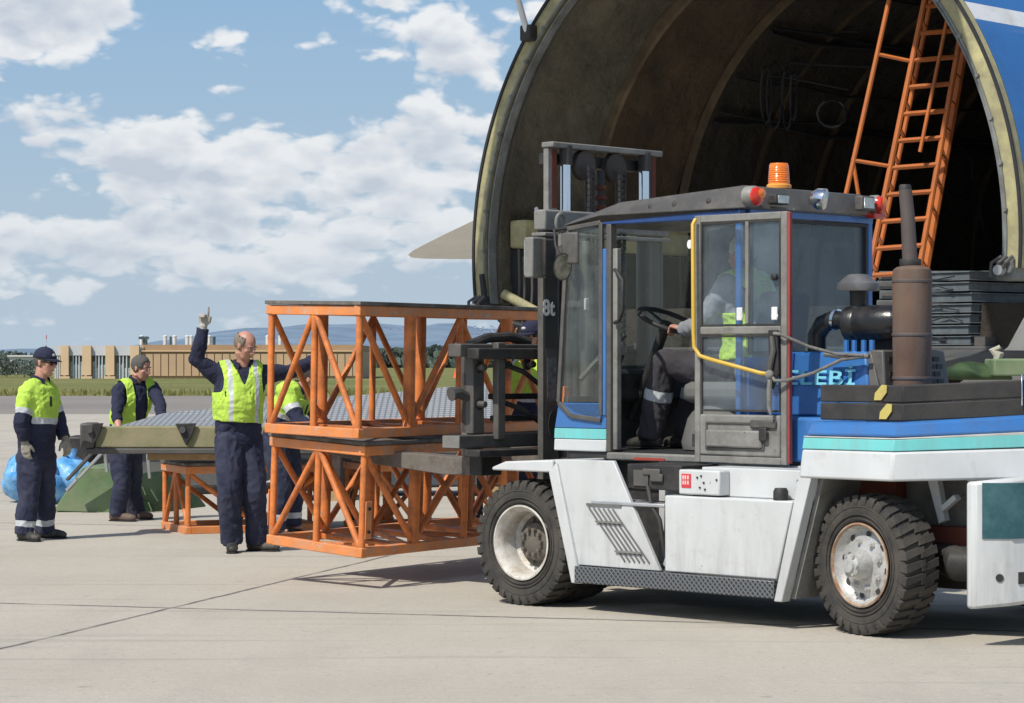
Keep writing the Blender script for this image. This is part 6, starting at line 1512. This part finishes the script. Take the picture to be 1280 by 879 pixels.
    if opts.get('pocket'):
        pc_ = pel+upv*sl*.74+fwd*(.130+ja)-side*.055; w_ = MB(); w_.bar(pc_-upv*.05+fwd*.012-side*.0,pc_+upv*.04+fwd*.004,.022,.012,fwd); w_.build('chest_pocket_strap',blackp,root,bevel=.003)
    # ---- boots
    for s_ in 'LR':
        td = Vector(opts['toe'+s_]); td.z = 0; td.normalize(); an = j['an'+s_]; g0 = Vector((an.x,an.y,opts.get('floorz',0.0)))
        sx = td.cross(Vector((0,0,1))); mb = MB()
        mb.path([g0-td*.085+Vector((0,0,.045)), g0-td*.055+Vector((0,0,.048)), g0+td*.02+Vector((0,0,.05)), g0+td*.10+Vector((0,0,.042)), g0+td*.17+Vector((0,0,.036)), g0+td*.20+Vector((0,0,.030))],
                [(.026,.030),(.040,.046),(.043,.050),(.050,.042),(.044,.034),(.022,.020)], 14, xdir=sx)
        mb.path([g0-td*.02+Vector((0,0,.04)), an+Vector((0,0,.04))],[.050,.052],14)
        remesh(mb,'boot',opts.get('boot',shoem),root,.007,3,.003,20,2,floor=opts.get('floorz',0.0)+.012)
        so2 = MB(); so2.path([g0-td*.088+Vector((0,0,.008)), g0-td*.05+Vector((0,0,.008)), g0+td*.02+Vector((0,0,.008)), g0+td*.10+Vector((0,0,.008)), g0+td*.17+Vector((0,0,.008)), g0+td*.205+Vector((0,0,.010))],
                [(.028,.007),(.044,.008),(.044,.008),(.054,.008),(.048,.008),(.022,.006)], 12, xdir=sx); so2.build('sole',seal,root)
    # ---- gloves
    if gl:
        for s_ in 'LR':
            hs = opts.get('hand'+s_)
            if not hs: continue
            mb = MB(); add_hand(mb, j['wr'+s_], hs['d'], hs['back'], hs['ts'], hs.get('curl',.45), 1.16, hs.get('pose'), 1.04)
            d_ = Vector(hs['d']).normalized(); mb.path([j['wr'+s_]-d_*.045,j['wr'+s_]-d_*.01,j['wr'+s_]+d_*.02],[.038,.033,.034],12)
            remesh(mb,'glove',gl,root,.0052,2,.002,40,1)
    # ---- headgear
    if opts.get('cap'):
        mb = MB(); mb.ell(H(0,-.012,.040),(.092,.108,.100),hr,f,hu,36)
        me = bpy.data.meshes.new('cap'); me.from_pydata(mb.v,[],mb.f); bm = bmesh.new(); bm.from_mesh(me); bmesh.ops.recalc_face_normals(bm,faces=bm.faces[:])
        bmesh.ops.delete(bm, geom=[q for q in bm.faces if (q.calc_center_median()-hd_).dot(hu) < .040], context='FACES'); bm.to_mesh(me); bm.free(); me.shade_smooth(); me.materials.append(opts['cap'])
        co = bpy.data.objects.new('cap',me); COL.objects.link(co); co.parent = root; s2 = co.modifiers.new('t','SOLIDIFY'); s2.thickness = .005
        mb = MB(); n_ = 14
        for i in range(n_+1):
            a = -R(62)+R(124)*i/n_
            for (rr,ff,uu) in ((.090,.100,.048),(.084,.178,.036-.012*abs(math.sin(a)))): mb.v.append(H(math.sin(a)*rr, -.012+math.cos(a)*ff, uu))
        for i in range(n_): mb.f.append((2*i,2*i+1,2*i+3,2*i+2)); mb.m.append(0)
        pk_ = mb.build('peak',opts['cap'],co,smooth=80); s2 = pk_.modifiers.new('t','SOLIDIFY'); s2.thickness = .006
        mb = MB(); mb.ell(H(.01,.088,.078),(.022,.010,.014),hr,f,hu,10); mb.build('badge',refl,co)
        mb = MB(); mb.ell(H(0,-.012,.142),(.008,.008,.006)); mb.build('button',opts['cap'],co)
    if opts.get('sunglasses'):
        mb = MB()
        for e_ in (-1,1):
            mb.ell(H(e_*.031,.090,.004),(.027,.008,.017),hr,f,hu,14); mb.path([H(e_*.052,.084,.010),H(e_*.076,.045,.010),H(e_*.080,-.005,.006)],.004,6)
        mb.path([H(-.01,.098,.010),H(.01,.098,.010)],.004,6); mb.build('sunglasses',blackp,root)
    if opts.get('headset'):
        mb = MB()
        for e_ in (-1,1): mb.ell(H(e_*.085,-.004,.0),(.018,.036,.042),hr,f,hu,14)
        mb.path([H(math.cos(R(a))*.094,-.01,.02+math.sin(R(a))*.115) for a in range(-10,191,10)],.007,8); mb.build('ear_defenders',opts['headset'],root)
    return root
def jw(Y, **pts):
    """joints from photo rows and columns at depth Y; third number shifts the joint away from the camera"""
    return {k: at(p[0],p[1],Y+(p[2] if len(p)>2 else 0)) for k,p in pts.items()}

# --- worker with the cap, standing at the left
Y1 = 22.3
J = jw(Y1, pelvis=(45,566), neck=(49,479), head=(56.5,452), mid=(46,522), shR=(33,492,-.17), elR=(26.5,529,-.24), wrR=(31,552,-.20), shL=(61,490,.18), elL=(74,528,.20), wrL=(81,548,.16),
       hipR=(37,570,-.08), hipL=(53,570,.08), knR=(36,618,-.10), knL=(56,616,.14), anR=(31,664,-.12), anL=(56,660,.22))
person('worker in a navy cap and sunglasses standing with hanging gloved hands at the left', J, (.91,-.40,-.14), dict(loc=Vector((J['pelvis'].x,Y1,0)), front=(.8,-.6,0), top='jacket', gloves=glovem, bands=(.72,.88),
       cap=navy, sunglasses=True, hair=hairg, skin=skinr, seed=1, toeR=(.75,-.66,0), toeL=(.97,-.2,0), pocket=True, bulk=1.04, jadd=.022, tadd=.024, belly=.015,
       handR=dict(d=(.12,-.1,-1), back=(-.3,-1,0), ts=-1, curl=.35), handL=dict(d=(.25,0,-1), back=(.6,-.7,0), ts=1, curl=.4)), group='airport workers')
# --- worker bending over the green panel
Y2 = 25.0
J = jw(Y2, pelvis=(156,556), neck=(170,478), head=(176.5,459,-.06), mid=(160,520), shR=(149,489,-.14), elR=(146,520,-.32), wrR=(149,538,-.45), shL=(190,485,.10), elL=(200,505,-.15), wrL=(202,525,-.42),
       hipR=(149,562,-.05), hipL=(164,562,.06), knR=(153,604,-.12), knL=(166,603,.14), anR=(147,640,-.08), anL=(169,638,.25))
person('dark haired worker in a yellow vest leaning over the green ramp panel', J, (.86,-.42,-.22), dict(loc=Vector((J['pelvis'].x,Y2,0)), front=(.35,-.93,0), top='shirt', shirt=navy, vest='belt', vgap=.075, hair=hairg, skin=skinr, seed=5,
       toeR=(.93,-.36,0), toeL=(.9,-.4,0), boot=shoeb, sleeveR=.45, vestbottom=.0, jadd=.014, bulk=.98, collar=navy,
       handR=dict(d=(.2,-.75,-.55), back=(0,.4,1), ts=-1, curl=.35), handL=dict(d=(.1,-.8,-.5), back=(0,.4,1), ts=1, curl=.35)), group='airport workers')
# --- worker with the raised arm
Y3 = 20.9
J = jw(Y3, pelvis=(298,540), neck=(303,460), head=(306.5,431,-.05), mid=(297,500), shR=(271,468,-.05), elR=(246,450,-.10), wrR=(254,409,-.12), shL=(328,468,.07), elL=(362,465,.20), wrL=(394,450,.22),
       hipR=(286,548,-.05), hipL=(310,548,.05), knR=(286,612,-.14), knL=(318,612,-.02), anR=(290,674,-.02), anL=(321,672,.10))
person('tall balding worker in a yellow vest signalling upwards with one raised gloved hand', J, (.80,-.45,-.42), dict(loc=Vector((J['pelvis'].x,Y3,0)), front=(.25,-.97,0), headup=(.15,-.1,1), top='shirt', shirt=navy, vest='vertical', vestbottom=.085, hair=hairl, hairkind='bald', skin=skinr, seed=9,
       toeR=(.12,-.99,0), toeL=(.95,-.3,0), gloves=mat('glove_pale',(.48,.46,.41),rough=.9,var=.2,dirt=(.2,.19,.16),dirt_amt=.4), belt=True, jadd=.018, tadd=.028, bulk=1.08, belly=.03, collar=navy,
       handR=dict(d=(.10,-.05,1), back=(.1,1,.0), ts=-1, curl=1.2, pose=(.06,1.25,1.3,1.3,.6)), handL=dict(d=(.95,.1,.28), back=(0,-.2,1), ts=-1, curl=.8)), group='airport workers')
# --- worker stooping behind the frames
Y4 = 22.3
J = jw(Y4, pelvis=(350,548), neck=(374,488,-.05), head=(389,474,-.12), mid=(357,516), shR=(357,489,-.17), elR=(372,525,-.28), wrR=(396,540,-.36), shL=(381,489,.14), elL=(396,520,.1), wrL=(408,536,-.1),
       hipR=(344,552,-.08), hipL=(357,552,.08), knR=(352,606,-.1), knL=(366,606,.12), anR=(346,656,-.08), anL=(364,652,.15))
person('stooping worker in yellow and navy jacket seen through the orange lattice frame', J, (.80,-.15,-.58), dict(loc=Vector((J['pelvis'].x,Y4,0)), front=(.8,-.5,-.2), top='jacket', hair=hairb, skin=skinr, seed=12, gloves=glovem, bands=(.72,.88),
       toeR=(.9,-.4,0), toeL=(.9,-.3,0), pocket=True, jadd=.026, tadd=.022, bulk=1.02,
       handR=dict(d=(.85,-.2,-.45), back=(0,-.3,1), ts=-1, curl=.5), handL=dict(d=(.85,-.3,-.4), back=(0,-.3,1), ts=1, curl=.5)), group='airport workers')
# --- worker behind the mast
Y5 = 20.3
J = jw(Y5, pelvis=(662,540), neck=(667,452), head=(664,420), mid=(664,498), shR=(643,462), elR=(632,446,-.05), wrR=(637,424,-.1), shL=(690,462), elL=(694,505), wrL=(688,540),
       hipR=(652,545), hipL=(673,545), knR=(652,612,-.05), knL=(674,612,.05), anR=(650,672), anL=(676,672))
person('worker in a yellow jacket half hidden behind the forklift mast with one hand raised', J, (-.55,-.8,-.1), dict(loc=Vector((J['pelvis'].x,Y5,0)), front=(-.2,-.97,0), top='jacket', hair=hairb, cap=navy, skin=skinr, seed=15,
       toeR=(-.2,-.97,0), toeL=(.2,-.97,0), jadd=.022, tadd=.022,
       handR=dict(d=(0,-.1,1), back=(.1,1,0), ts=-1, curl=.5), handL=dict(d=(0,0,-1), back=(1,0,0), ts=1, curl=.4)), group='airport workers')
# --- driver seated in the cab, built in cab coordinates
def FW(a, b, z): 
    c_,s_ = math.cos(R(44)), math.sin(R(44)); return Vector((.062+a*c_+b*s_, 16.32-a*s_+b*c_, z))
fdir = Vector((-math.cos(R(44)), math.sin(R(44)), 0))
J = dict(pelvis=FW(1.00,1.07,1.55), neck=FW(.98,1.07,2.10), head=FW(.95,1.07,2.27), mid=FW(1.04,1.07,1.82), shR=FW(.97,1.26,2.04), shL=FW(.97,.88,2.04), elL=FW(.80,.82,1.80), wrL=FW(.60,.90,1.78), elR=FW(.86,1.30,1.76), wrR=FW(.60,1.18,1.84),
         hipL=FW(.96,.97,1.49), hipR=FW(.96,1.17,1.49), knL=FW(.44,.90,1.56), knR=FW(.46,1.24,1.56), anL=FW(.32,.90,1.10), anR=FW(.36,1.22,1.10))
hvb = dict(back=(0,0,1), curl=1.0)
person('grey haired driver in yellow vest and charcoal trousers sitting in the forklift cab', J, fdir+Vector((0,0,-.1)), dict(loc=FW(1.02,1.07,.992), front=tuple(fdir), top='shirt', shirt=mat('shirt_grey',(.22,.23,.25),rough=.8,var=.2,bump=.2), bulk=1.12, vest='vertical', vestbottom=.03, hair=hairw, skin=skinr, seed=20, trousers=char,
       toeR=tuple(fdir), toeL=tuple(fdir), bands=(.38,.53), floorz=0.0, jadd=.016, tadd=.026, collar=hiviz,
       handL=dict(d=tuple(fdir+Vector((0,0,.25))), ts=1, **hvb), handR=dict(d=tuple(fdir+Vector((0,0,.1))), ts=-1, **hvb)))
